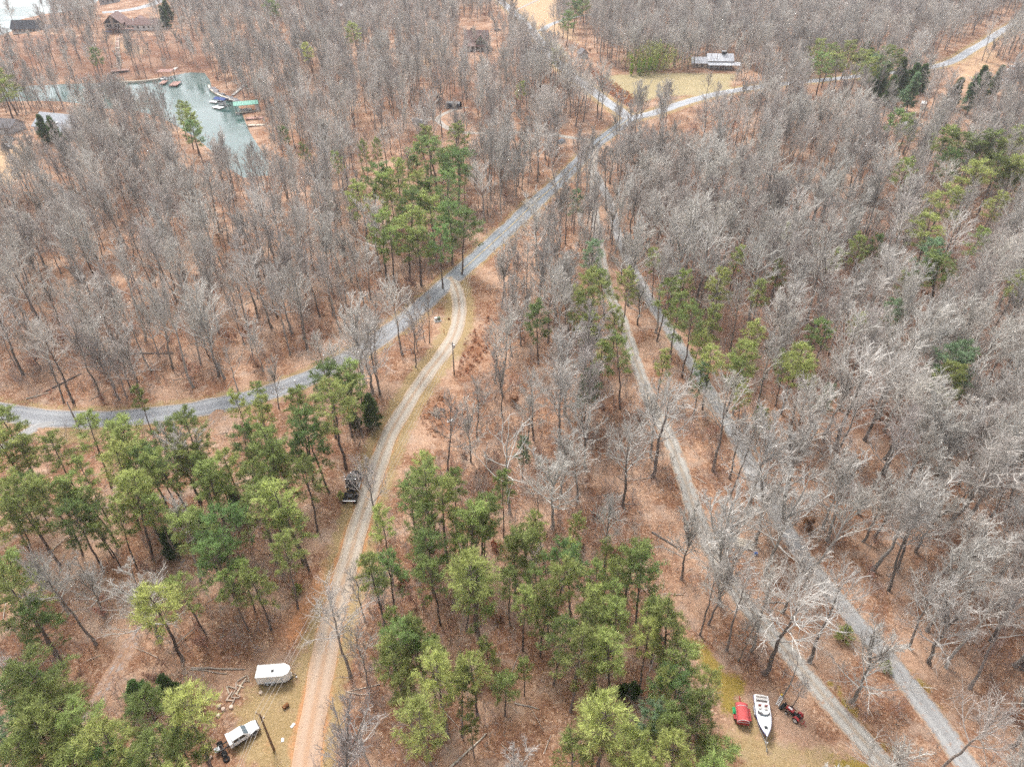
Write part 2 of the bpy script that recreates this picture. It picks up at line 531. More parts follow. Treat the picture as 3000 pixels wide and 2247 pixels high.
# open ground without trees
CLEAR = {
    'junction': gpoly([(1345, 860), (1470, 700), (1478, 760), (1452, 900), (1420, 1010), (1395, 1120), (1385, 1210), (1300, 1330), (1190, 1420), (1120, 1500), (1070, 1620), (1040, 1760), (1010, 1900), (985, 2060), (960, 2247),
                       (850, 2247), (860, 2100), (900, 1900), (950, 1700), (1000, 1540), (1060, 1380), (1115, 1250), (1180, 1130), (1280, 1000), (1320, 900)]),
    'trailer_yard': gpoly([(960, 1700), (890, 1760), (800, 1860), (700, 1930), (620, 1960), (600, 2040), (600, 2100), (560, 2180), (540, 2400), (900, 2400), (930, 2000), (1000, 1750)]),
    'boat_lawn': gpoly([(2018, 1860), (2075, 1885), (2150, 1980), (2260, 2010), (2330, 2010), (2400, 2060), (2480, 2150), (2570, 2260), (2640, 2420), (2180, 2420), (2120, 2200), (2080, 2080), (2040, 1960)]),
    'white_house': gpoly([(1660, 150), (1730, 175), (1850, 215), (1990, 205), (2160, 205), (2200, 215), (2100, 285), (1960, 285), (1850, 320), (1760, 250), (1690, 200)]),
    'field': gpoly([(1490, -60), (1480, 0), (1560, 70), (1640, 100), (1625, 40), (1640, 0), (1680, -60)]),
    'lake_house': gpoly([(280, 30), (310, 90), (345, 110), (440, 95), (470, 60), (470, 10), (500, -30), (290, -30)]),
    'stairs': gpoly([(335, 110), (335, 215), (375, 215), (362, 110)]),
    'dark_house': gpoly([(0, 112), (30, 55), (150, 45), (165, 90), (130, 112)]),
    'grey_house': gpoly([(0, 350), (60, 340), (100, 345), (200, 325), (260, 345), (300, 395), (215, 405), (60, 400), (0, 480), (-60, 440)]),
    'left_yard': gpoly([(-40, 420), (60, 430), (80, 480), (50, 540), (-40, 560)]),
    'craft_house': gpoly([(1345, 60), (1350, 150), (1430, 160), (1480, 105), (1470, 60)]),
    'carport': gpoly([(1200, 345), (1250, 330), (1300, 315), (1350, 300), (1390, 315), (1330, 340), (1300, 380), (1200, 385)]),
    'rocks': gpoly([(2700, 300), (2720, 240), (2790, 200), (2850, 195), (2990, 180), (3040, 220), (2950, 270), (2880, 300), (2860, 380), (2790, 370), (2740, 330)]),
    'truck_verge': gpoly([(935, 1500), (985, 1350), (1090, 1350), (1070, 1480), (1010, 1680), (960, 1690)]),
    'truck_front': gpoly([(880, 1500), (1000, 1470), (1020, 1690), (970, 1850), (870, 1800)]),
    'lawn_left': gpoly([(150, 1250), (330, 1250), (310, 1290), (230, 1320), (130, 1320), (110, 1275)]),
}


def clear_dist(P):
    P = np.asarray(P, float)[:, :2]
    best = np.full(len(P), 999.0)
    for poly in CLEAR.values():
        lo, hi = poly.min(0) - 25, poly.max(0) + 25
        m = (P > lo).all(1) & (P < hi).all(1)
        if m.any():
            best[m] = np.minimum(best[m], sdf(P[m], poly))
    return best


# ------------------------------------------------------------------ the ground sheet
def axis_steps(a, b, f):
    out = [a]
    while out[-1] < b:
        out.append(out[-1] + f(out[-1]))
    return np.array(out)


ys = axis_steps(25, 760, lambda y: 0.85 if y < 130 else 0.85 + (y - 130) * 0.011)
ys = np.concatenate([[-1500, -400, -80], ys, [900, 1200, 1800, 3000, 5000]])
xh = axis_steps(0, 560, lambda x: 1.0 if x < 110 else 1.0 + (x - 110) * 0.016)
xh = np.concatenate([xh, [750, 1100, 1800, 3500]])
xs = np.concatenate([-xh[:0:-1], xh])
gx, gy = np.meshgrid(xs, ys)
GP = np.stack([gx.ravel(), gy.ravel()], -1)
rd = road_dist(GP)
gz = hgt(GP) - 0.10 * sstep(-0.2, -1.1, rd) - 0.05 * (rd < 0.3)
nx, ny = len(xs), len(ys)
idx = np.arange(nx * ny).reshape(ny, nx)
gf = np.stack([idx[:-1, :-1].ravel(), idx[:-1, 1:].ravel(), idx[1:, 1:].ravel(), idx[1:, :-1].ravel()], -1)


def poly_mask(pts, soft):
    poly = gpoly(pts)
    out = np.zeros(len(GP))
    lo, hi = poly.min(0) - soft * 2, poly.max(0) + soft * 2
    m = (GP > lo).all(1) & (GP < hi).all(1)
    out[m] = sstep(soft, -soft, sdf(GP[m], poly))
    return out


near = lambda n, a, b: sstep(b, a, road_dist(GP, n))
grass = np.maximum.reduce([near(['dirt'], 0.3, 4.0) * 0.9, near(['main'], 0.3, 3.0) * 0.55, near(['upper', 'right'], 0.5, 5) * 0.8,
                           poly_mask([(870, 1980), (740, 1990), (690, 2080), (700, 2260), (900, 2260)], 3) * 0.85,
                           poly_mask([(2120, 2040), (2160, 2010), (2300, 2180), (2480, 2200), (2560, 2300), (2150, 2300)], 3) * 0.75,
                           poly_mask([(130, 1250), (330, 1250), (300, 1290), (150, 1310)], 2) * 0.7])
straw = np.maximum.reduce([poly_mask(list(map(tuple, [(1490, -80), (1490, 0), (1560, 70), (1640, 110), (1700, 130), (1640, 40), (1700, -80)])), 8),
                           poly_mask([(1300, 180), (1230, 215), (1170, 190), (1250, 120), (1320, 110)], 6) * 0.7,
                           poly_mask([(0, 420), (60, 425), (80, 500), (40, 540), (-60, 560)], 5) * 0.9,
                           poly_mask([(215, 360), (300, 368), (300, 400), (220, 400)], 3) * 0.8,
                           poly_mask([(300, 105), (360, 105), (440, 160), (370, 180)], 6) * 0.5,
                           poly_mask([(2780, 190), (2900, 130), (2960, 190), (2900, 240), (2820, 260)], 9) * 0.5,
                           poly_mask([(1240, 880), (1290, 920), (1260, 1010), (1180, 1090), (1130, 1110), (1200, 1030)], 3) * 0.35])
lawn = np.maximum.reduce([poly_mask([(1760, 225), (1990, 215), (2160, 215), (2130, 280), (1930, 285), (1860, 310)], 5) * 0.85,
                          poly_mask([(1590, 110), (1640, 130), (1690, 190), (1650, 170), (1600, 130)], 3) * 0.8,
                          poly_mask([(300, -5), (400, -15), (300, 20)], 4) * 0.7])
moss = np.maximum.reduce([poly_mask([(2030, 1870), (2075, 1900), (2120, 1960), (2190, 2000), (2170, 2030), (2150, 2100), (2120, 2080), (2080, 1990)], 1.5) * 0.95,
                          poly_mask([(2420, 1990), (2450, 2010), (2560, 2150), (2620, 2200), (2590, 2210), (2480, 2090)], 1.2) * 0.7,
                          poly_mask([(2610, 1900), (2700, 1980), (2790, 2120), (2850, 2230), (2820, 2230), (2720, 2080), (2640, 1960)], 1.2) * 0.5,
                          poly_mask([(2440, 2210), (2560, 2230), (2560, 2300), (2420, 2280)], 1.5) * 0.8])
clay = np.maximum.reduce([near(['dirt'], 0.0, 0.9) * 0.7 * sstep(150, 90, GP[:, 1]), poly_mask([(870, 1760), (930, 1690), (960, 1640), (960, 1720), (890, 1850), (840, 1900), (840, 1830)], 2) * 0.75,
                          poly_mask([(2320, 1740), (2390, 1760), (2400, 1860), (2340, 1880), (2300, 1800)], 2.5) * 0.45,
                          poly_mask([(700, 2150), (760, 2130), (840, 2180), (790, 2230)], 2) * 0.35])
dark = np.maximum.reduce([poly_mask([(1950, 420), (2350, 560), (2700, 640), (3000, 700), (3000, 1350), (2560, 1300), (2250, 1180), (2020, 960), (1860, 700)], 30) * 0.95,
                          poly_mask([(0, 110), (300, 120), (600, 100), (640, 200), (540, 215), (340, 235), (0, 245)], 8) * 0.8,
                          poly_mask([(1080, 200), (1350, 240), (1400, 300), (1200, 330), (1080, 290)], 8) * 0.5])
rust = np.maximum.reduce([poly_mask([(1370, 990), (1430, 930), (1440, 1000), (1400, 1070), (1340, 1120), (1355, 1040)], 4) * 0.6,
                          poly_mask([(1230, 1190), (1290, 1160), (1370, 1200), (1390, 1250), (1300, 1290), (1240, 1260)], 4) * 0.6,
                          poly_mask([(1720, 190), (1790, 240), (1880, 300), (1830, 310), (1740, 240)], 3) * 0.7])
gme = raw_mesh('ground', np.column_stack([GP, gz]), gf, mat('ground', (0.3, 0.2, 0.12)), smooth=True)
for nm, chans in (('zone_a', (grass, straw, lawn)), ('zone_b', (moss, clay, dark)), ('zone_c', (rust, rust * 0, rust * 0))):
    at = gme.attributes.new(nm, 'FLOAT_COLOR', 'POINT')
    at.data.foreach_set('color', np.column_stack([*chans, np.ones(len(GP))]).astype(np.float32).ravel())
ground = tag(link('ground', gme), kind='structure')


class NT:
    """small helper to write node trees"""
    def __init__(s, m):
        s.t = m.node_tree; s.n = s.t.nodes; s.l = s.t.links

    def sock(s, inp, v):
        if v is None: return
        if hasattr(v, 'is_linked'): s.l.new(v, inp)
        elif isinstance(v, tuple) and len(v) == 3 and inp.type == 'RGBA': inp.default_value = v + (1,)
        else: inp.default_value = v

    def noise(s, vec, scale, detail=5, rough=0.6):
        n = s.n.new('ShaderNodeTexNoise'); s.sock(n.inputs['Vector'], vec)
        n.inputs['Scale'].default_value = scale; n.inputs['Detail'].default_value = detail; n.inputs['Roughness'].default_value = rough
        return n.outputs[0]

    def ramp(s, fac, *stops):
        n = s.n.new('ShaderNodeValToRGB'); e = n.color_ramp.elements
        while len(e) < len(stops): e.new(0.5)
        for i, (p, c) in enumerate(stops):
            e[i].position = p; e[i].color = tuple(c) + (1,) if len(c) == 3 else c
        s.l.new(fac, n.inputs[0]); return n.outputs[0]

    def mix(s, f, a, b, mode='MIX'):
        n = s.n.new('ShaderNodeMix'); n.data_type = 'RGBA'; n.blend_type = mode
        s.sock(n.inputs[0], f); s.sock(n.inputs[6], a); s.sock(n.inputs[7], b)
        return n.outputs[2]

    def math(s, op, a, b=None, c=None):
        n = s.n.new('ShaderNodeMath'); n.operation = op
        for i, v in enumerate((a, b, c)):
            if v is not None: s.sock(n.inputs[i], v)
        return n.outputs[0]

    def mr(s, x, a, b, c=0.0, d=1.0):
        n = s.n.new('ShaderNodeMapRange'); n.interpolation_type = 'SMOOTHSTEP'
        s.sock(n.inputs[0], x)
        for i, v in enumerate((a, b, c, d)): n.inputs[i + 1].default_value = v
        return n.outputs[0]

    def attr(s, name):
        n = s.n.new('ShaderNodeAttribute'); n.attribute_name = name
        q = s.n.new('ShaderNodeSeparateColor'); s.l.new(n.outputs['Color'], q.inputs[0])
        return q.outputs


def ground_material(m):
    q = NT(m); b = q.n['Principled BSDF']
    b.inputs['Roughness'].default_value = 0.95; b.inputs['Specular IOR Level'].default_value = 0.1
    pos = q.n.new('ShaderNodeTexCoord').outputs['Object']
    vo = q.n.new('ShaderNodeTexVoronoi'); q.l.new(pos, vo.inputs['Vector']); vo.inputs['Scale'].default_value = 3.6; vo.inputs['Randomness'].default_value = 1
    cs = q.n.new('ShaderNodeSeparateColor'); q.l.new(vo.outputs['Color'], cs.inputs[0])
    leaf = q.ramp(cs.outputs[0], (0.0, (0.065, 0.030, 0.018)), (0.30, (0.17, 0.083, 0.047)), (0.64, (0.31, 0.170, 0.098)), (0.88, (0.45, 0.285, 0.185)), (1.0, (0.66, 0.50, 0.38)))
    fine = q.noise(pos, 1.7, 6, 0.7)
    big = q.noise(pos, 0.09, 5, 0.6)
    mid = q.noise(pos, 0.45, 5, 0.65)
    c = q.mix(0.5, leaf, q.ramp(fine, (0.3, (0.105, 0.048, 0.027)), (0.5, (0.26, 0.140, 0.082)), (0.74, (0.45, 0.28, 0.18))))
    c = q.mix(q.mr(mid, 0.42, 0.66), c, q.mix(0.65, c, (0.17, 0.075, 0.042)))
    c = q.mix(q.mr(big, 0.45, 0.62, 0, 0.9), c, q.mix(0.55, c, (0.50, 0.34, 0.24)))
    c = q.mix(q.mr(big, 0.52, 0.36, 0, 0.8), c, q.mix(0.5, c, (0.16, 0.078, 0.048)))
    c = q.mix(q.mr(q.noise(pos, 0.21, 6, 0.7), 0.5, 0.66, 0, 0.75), c, q.mix(0.6, c, (0.36, 0.285, 0.23)))
    A, B, C3 = q.attr('zone_a'), q.attr('zone_b'), q.attr('zone_c')
    brk = q.noise(pos, 0.55, 6, 0.7); brk2 = q.noise(pos, 1.3, 5, 0.7)

    wide = q.noise(pos, 0.05, 7, 0.68)

    def zone(ch, col, c, w=0.9, nz=None, amp=1.4):
        f = q.math('ADD', ch, q.math('MULTIPLY', q.math('SUBTRACT', nz or brk, 0.5), amp))
        f = q.math('MULTIPLY', q.mr(f, 0.2, 0.75), q.mr(ch, 0.02, 0.3))
        return q.mix(q.math('MULTIPLY', f, w), c, col)

    speck = q.noise(pos, 4.0, 5, 0.75)
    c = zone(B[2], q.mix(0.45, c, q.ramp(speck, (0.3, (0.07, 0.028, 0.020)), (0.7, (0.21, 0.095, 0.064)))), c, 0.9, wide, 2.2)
    c = zone(A[0], q.ramp(speck, (0.28, (0.15, 0.115, 0.04)), (0.5, (0.30, 0.225, 0.105)), (0.75, (0.44, 0.33, 0.19))), c, 0.75, brk, 2.0)
    c = zone(A[1], q.ramp(speck, (0.28, (0.30, 0.185, 0.105)), (0.5, (0.44, 0.30, 0.18)), (0.75, (0.55, 0.41, 0.27))), c, 0.9, wide, 1.6)
    c = zone(A[2], q.ramp(speck, (0.28, (0.18, 0.155, 0.08)), (0.5, (0.32, 0.275, 0.15)), (0.75, (0.44, 0.37, 0.22))), c, 0.8, wide, 1.2)
    c = zone(B[0], q.ramp(speck, (0.28, (0.09, 0.075, 0.012)), (0.5, (0.22, 0.165, 0.022)), (0.75, (0.36, 0.25, 0.06))), c, 0.8, brk, 2.6)
    c = zone(B[1], q.ramp(speck, (0.28, (0.36, 0.145, 0.06)), (0.7, (0.54, 0.27, 0.135))), c, 0.8)
    c = zone(C3[0], q.ramp(speck, (0.28, (0.10, 0.042, 0.02)), (0.7, (0.29, 0.12, 0.055))), c, 0.75)
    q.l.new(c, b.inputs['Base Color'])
    bp = q.n.new('ShaderNodeBump'); bp.inputs['Strength'].default_value = 0.55; bp.inputs['Distance'].default_value = 0.12
    q.l.new(q.math('ADD', q.math('MULTIPLY', cs.outputs[1], 0.5), fine), bp.inputs['Height']); q.l.new(bp.outputs[0], b.inputs['Normal'])


ground_material(M['ground'])


# ------------------------------------------------------------------ road surfaces
def road_mesh(name, key, m, lift, cols=7, w=None, a=0, b=None):
    W_, L = ROADLINE[key]
    w = w or W_
    L = L[a:b]
    T = np.gradient(L, axis=0); T /= np.linalg.norm(T, axis=1)[:, None]
    N = np.stack([T[:, 1], -T[:, 0]], -1)
    s = np.concatenate([[0], np.cumsum(np.linalg.norm(np.diff(L, axis=0), axis=1))])
    u = np.linspace(-1, 1, cols)
    rng = np.random.default_rng(len(L) + cols)
    V = []; UV = []
    for i in range(len(L)):
        for uu in u:
            ww = w / 2 * (1 + (0.06 * rng.standard_normal() if abs(uu) == 1 else 0))
            p = L[i] + N[i] * uu * ww
            V.append((p[0], p[1], 0)); UV.append((uu, s[i]))
    V = np.array(V); UV = np.array(UV)
    crown = 0.06 * (1 - UV[:, 0] ** 2)
    V[:, 2] = hgt(V) + lift + crown - 0.05 * (np.abs(UV[:, 0]) > 0.98)
    id_ = np.arange(len(V)).reshape(len(L), cols)
    f = np.stack([id_[:-1, :-1].ravel(), id_[:-1, 1:].ravel(), id_[1:, 1:].ravel(), id_[1:, :-1].ravel()], -1)
    me = raw_mesh(name, V, f, m, smooth=True)
    at = me.attributes.new('lane', 'FLOAT_COLOR', 'POINT')
    at.data.foreach_set('color', np.column_stack([UV[:, 0] * 0.5 + 0.5, UV[:, 1] / 1000, UV[:, 0] * 0, np.ones(len(UV))]).astype(np.float32).ravel())
    return tag(link(name, me), kind='structure')


def road_material(name, base, track, middle=None, edge=None, along=None, fine=2.2, leaves=0.0):
    """base colour with worn wheel tracks, a middle strip and dirty edges: colours of the surface itself"""
    m = mat(name, base); q = NT(m); b = q.n['Principled BSDF']
    b.inputs['Roughness'].default_value = 0.92; b.inputs['Specular IOR Level'].default_value = 0.2
    pos = q.n.new('ShaderNodeTexCoord').outputs['Object']
    a = q.attr('lane')
    n1 = q.noise(pos, fine, 6, 0.7); n2 = q.noise(pos, 0.18, 5, 0.6); n3 = q.noise(pos, 9.0, 4, 0.7)
    u = q.math('ABSOLUTE', q.math('MULTIPLY_ADD', a[0], 2.0, -1.0))
    u = q.math('ADD', u, q.math('MULTIPLY', q.math('SUBTRACT', n2, 0.5), 0.35))
    c = q.mix(1.0, base, q.ramp(n1, (0.25, (0.62, 0.62, 0.62)), (0.5, (1, 1, 1)), (0.8, (1.28, 1.26, 1.22))), 'MULTIPLY')
    tr = q.math('MULTIPLY', q.mr(u, 0.22, 0.40), q.mr(u, 0.72, 0.55))
    c = q.mix(q.math('MULTIPLY', tr, q.mr(n1, 0.3, 0.55, 0.5, 1.0)), c, track)
    if middle:
        mid = q.math('MULTIPLY', q.mr(u, 0.24, 0.08), q.mr(n1, 0.36, 0.56, 0.25, 1))
        c = q.mix(mid, c, middle)
    if edge:
        ed = q.math('MULTIPLY', q.mr(q.math('ADD', u, q.math('MULTIPLY', q.math('SUBTRACT', n1, 0.5), 0.5)), 0.72, 0.98), 0.85)
        c = q.mix(ed, c, edge)
    if along:
        for (s0, s1, col, wgt) in along:
            c = q.mix(q.math('MULTIPLY', q.mr(a[1], s0 / 1000, s1 / 1000), wgt), c, col)
    if leaves:           # leaves blown over the surface
        lf = q.mr(q.math('ADD', q.noise(pos, 0.8, 6, 0.75), q.math('MULTIPLY', u, 0.14)), 0.66 - leaves * 0.22, 0.80 - leaves * 0.22)
        c = q.mix(q.math('MULTIPLY', lf, 0.85), c, q.ramp(n1, (0.3, (0.20, 0.10, 0.06)), (0.7, (0.44, 0.28, 0.18))))
    c = q.mix(0.35, c, q.mix(1.0, c, q.ramp(n3, (0.3, (0.6, 0.6, 0.6)), (0.7, (1.3, 1.3, 1.3))), 'MULTIPLY'))
    q.l.new(c, b.inputs['Base Color'])
    bp = q.n.new('ShaderNodeBump'); bp.inputs['Strength'].default_value = 0.4; bp.inputs['Distance'].default_value = 0.05
    q.l.new(n3, bp.inputs['Height']); q.l.new(bp.outputs[0], b.inputs['Normal'])
    return m


def along_of(key, px, py):
    L = ROADLINE[key][1]; p = np.array(G(px, py)[0][:2])
    i = int(np.argmin(np.hypot(*(L - p).T)))
    return i, float(np.sum(np.linalg.norm(np.diff(L[:i + 1], axis=0), axis=1)))


seam_i, seam_s = along_of('main', 1322, 812)
road_material('asphalt', (0.235, 0.24, 0.25), (0.29, 0.295, 0.30), edge=(0.36, 0.29, 0.23))
road_material('asphalt_new', (0.205, 0.22, 0.235), (0.26, 0.275, 0.29), edge=(0.34, 0.30, 0.25))
road_material('asphalt_pale', (0.31, 0.32, 0.335), (0.355, 0.365, 0.38), edge=(0.42, 0.36, 0.29))
road_material('gravel', (0.31, 0.29, 0.26), (0.37, 0.35, 0.315), middle=(0.33, 0.27, 0.21), edge=(0.36, 0.24, 0.155), leaves=0.3)
road_material('gravel_grey', (0.275, 0.27, 0.265), (0.325, 0.32, 0.31), edge=(0.33, 0.235, 0.16), leaves=0.3)
s_a, s_b = along_of('dirt', 1090, 1420)[1], along_of('dirt', 960, 1880)[1]
road_material('dirt_road', (0.385, 0.325, 0.26), (0.41, 0.365, 0.305), middle=(0.36, 0.255, 0.175), edge=(0.44, 0.33, 0.235), along=[(s_a, s_b + 30, (0.43, 0.245, 0.145), 0.62)])
road_material('path', (0.30, 0.255, 0.235), (0.34, 0.30, 0.28), middle=(0.33, 0.195, 0.12), edge=(0.33, 0.195, 0.12), leaves=1.0)
road_material('gravel_leafy', (0.24, 0.225, 0.21), (0.29, 0.275, 0.255), middle=(0.33, 0.195, 0.12), edge=(0.33, 0.195, 0.12), leaves=1.1)
road_mesh('asphalt_road', 'main', 'asphalt', 0.03, b=seam_i + 1)
road_mesh('resurfaced_asphalt_road', 'main', 'asphalt_new', 0.03, a=seam_i)
road_mesh('upper_asphalt_road', 'upper', 'asphalt_pale', 0.036)
road_mesh('side_asphalt_road', 'right', 'asphalt_pale', 0.042)
road_mesh('field_road', 'field', 'asphalt_pale', 0.030)
road_mesh('gravel_drive', 'houses', 'gravel', 0.024)
road_mesh('gravel_drive', 'loop', 'gravel', 0.018)
road_mesh('gravel_track', 'track', 'gravel', 0.022)
road_mesh('inner_gravel_drive', 'drive_inner', 'gravel', 0.026)
road_mesh('outer_gravel_drive', 'drive_outer', 'gravel_grey', 0.020)
road_mesh('dirt_drive', 'dirt', 'dirt_road', 0.038, cols=9)
road_mesh('gravel_drive', 'fork', 'gravel_grey', 0.024)
road_mesh('gravel_drive', 'yard', 'gravel_leafy', 0.018)
road_mesh('gravel_path', 'side', 'gravel_leafy', 0.012)
road_mesh('two_track_path', 'two_track', 'path', 0.010)
road_mesh('lakeside_drive', 'lake_drive', 'asphalt_pale', 0.030)
road_mesh('field_path', 'far_path', 'gravel', 0.026)
road_mesh('footpath', 'footpath', 'path', 0.020)

# painted centre line of the resurfaced length: two worn yellow stripes
mat('line_paint', (0.60, 0.40, 0.10), 0.8, alt=(0.36, 0.30, 0.20), scale=0.7)
W_, L = ROADLINE['main']
L = L[seam_i + 1:]
T = np.gradient(L, axis=0); T /= np.linalg.norm(T, axis=1)[:, None]
N = np.stack([T[:, 1], -T[:, 0]], -1)
for off in (-0.13, 0.13):
    V = []
    for i in range(len(L)):
        for e in (-0.06, 0.06):
            p = L[i] + N[i] * (off + e)
            V.append((p[0], p[1], hgt(p) + 0.098))
    n = len(L)
    f = [(2 * i, 2 * i + 1, 2 * i + 3, 2 * i + 2) for i in range(n - 1)]
    tag(link('centre_line_marking', raw_mesh('centre_line_marking', V, f, 'line_paint')), kind='structure')

# ------------------------------------------------------------------ the lake
wm = mat('lake_water', (0.045, 0.088, 0.078), rough=0.10, spec=0.5)
q = NT(wm); b = q.n['Principled BSDF']
b.inputs['IOR'].default_value = 1.33
pos = q.n.new('ShaderNodeTexCoord').outputs['Object']
mp = q.n.new('ShaderNodeMapping'); mp.inputs['Scale'].default_value = (0.35, 1.0, 1.0); q.l.new(pos, mp.inputs[0])
bp = q.n.new('ShaderNodeBump'); bp.inputs['Strength'].default_value = 0.25; bp.inputs['Distance'].default_value = 0.10
q.l.new(q.noise(mp.outputs[0], 1.1, 4, 0.55), bp.inputs['Height']); q.l.new(bp.outputs[0], b.inputs['Normal'])
rough = q.mr(q.noise(pos, 0.03, 4, 0.6), 0.42, 0.62, 0.05, 0.26)
q.l.new(rough, b.inputs['Roughness'])
x0, x1, y0, y1 = -1500, -60, 200, 3000
tag(link('lake', raw_mesh('lake', [(x0, y0, LAKE_Z), (x1, y0, LAKE_Z), (x1, y1, LAKE_Z), (x0, y1, LAKE_Z)], [(0, 1, 2, 3)], 'lake_water')), kind='structure')
# ------------------------------------------------------------------ trees: shapes
def unit(a):
    return a / np.maximum(np.linalg.norm(a, axis=-1, keepdims=True), 1e-9)


def frusta(P0, P1, r0, r1, sides):
    """open tapered sticks between points, all at once"""
    P0 = np.asarray(P0); P1 = np.asarray(P1); n = len(P0)
    r0 = np.broadcast_to(r0, n); r1 = np.broadcast_to(r1, n)
    t = unit(P1 - P0)
    h = np.where(np.abs(t[:, 2:3]) > 0.9, np.array([[1., 0, 0]]), np.array([[0., 0, 1]]))
    a = unit(np.cross(t, h)); c = np.cross(t, a)
    ang = np.arange(sides) * 2 * np.pi / sides
    ring = a[:, None] * np.cos(ang)[None, :, None] + c[:, None] * np.sin(ang)[None, :, None]
    V = np.concatenate([P0[:, None] + ring * r0[:, None, None], P1[:, None] + ring * r1[:, None, None]], 1)
    k = np.arange(sides)
    q = np.stack([k, (k + 1) % sides, sides + (k + 1) % sides, sides + k], -1)
    F = (np.arange(n)[:, None, None] * (2 * sides) + q[None]).reshape(-1, 4)
    return V.reshape(-1, 3), F


def cones(P0, P1, r):
    """very thin twigs: three-sided, pointed, written as quads with a doubled tip edge"""
    return frusta(P0, P1, r, np.asarray(r) * 0.35, 3)


def join(parts):
    V = []; F = []; b = 0
    for v, f in parts:
        V.append(v); F.append(f + b); b += len(v)
    return np.vstack(V), np.vstack(F)


def curve(rng, p, d, L, n, up, wob):
    """k curves at once: (k, n+1, 3)"""
    pts = [p]; d = unit(d)
    L = np.broadcast_to(L, len(p))
    for i in range(n):
        d = unit(d + np.array([0, 0, up]) + wob * rng.standard_normal(d.shape))
        pts.append(pts[-1] + d * (L / n)[:, None])
    return np.stack(pts, 1)


def along(C, t):
    """points and tangents at parameters t (k,m) of curves C (k,n+1,3)"""
    n = C.shape[1] - 1
    x = np.clip(t, 0, 0.999) * n
    i = x.astype(int); w = (x - i)[..., None]
    k = np.arange(len(C))[:, None]
    a, b = C[k, i], C[k, i + 1]
    return a * (1 - w) + b * w, unit(b - a)


def kids(rng, C, L, m, t0, t1, ang, ratio, n, up, wob):
    """m children on each curve"""
    k = len(C)
    t = t0 + (t1 - t0) * (np.arange(m)[None] + rng.random((k, m))) / m
    p, d = along(C, t)
    p = p.reshape(-1, 3); d = d.reshape(-1, 3)
    perp = unit(np.cross(d, rng.standard_normal(d.shape)))
    a = (ang * (0.75 + 0.5 * rng.random(len(p))))[:, None]
    nd = d * np.cos(a) + perp * np.sin(a)
    tl = t.reshape(-1)
    LL = np.repeat(np.broadcast_to(L, k), m) * ratio * (0.55 + 0.7 * rng.random(len(p))) * (1.15 - 0.55 * tl)
    return curve(rng, p, nd, LL, n, up, wob), LL


def sticks(C, ra, rb, sides):
    """tapered sticks along every curve"""
    k, n1, _ = C.shape; n = n1 - 1
    ra = np.broadcast_to(ra, k); rb = np.broadcast_to(rb, k)
    out = []
    for i in range(n):
        f0, f1 = i / n, (i + 1) / n
        out.append(frusta(C[:, i], C[:, i + 1], ra + (rb - ra) * f0, ra + (rb - ra) * f1, sides))
    return join(out)


def trunk_line(rng, H, lean, wob, n=12):
    z = np.linspace(0, 1, n + 1)
    az = rng.random() * 6.28
    off = np.cumsum(rng.standard_normal((n + 1, 2)) * wob, 0); off[0] = 0
    pts = np.zeros((n + 1, 3))
    pts[:, 2] = z * H
    pts[:, 0] = off[:, 0] + np.cos(az) * lean * H * z ** 1.5
    pts[:, 1] = off[:, 1] + np.sin(az) * lean * H * z ** 1.5
    return pts


def trunk_mesh(pts, r0, flare, rtop, sides=7):
    mb = MB()
    n = len(pts) - 1
    rad = [r0 * ((1 - i / n) ** 0.75) + rtop + (flare * r0 if i == 0 else 0) for i in range(n + 1)]
    P = [tuple(p) for p in pts]
    P[0] = (P[0][0], P[0][1], -0.4)
    mb.tube(P, rad, sides, cap=False)
    F = np.array(mb.f)
    return np.array(mb.v), F


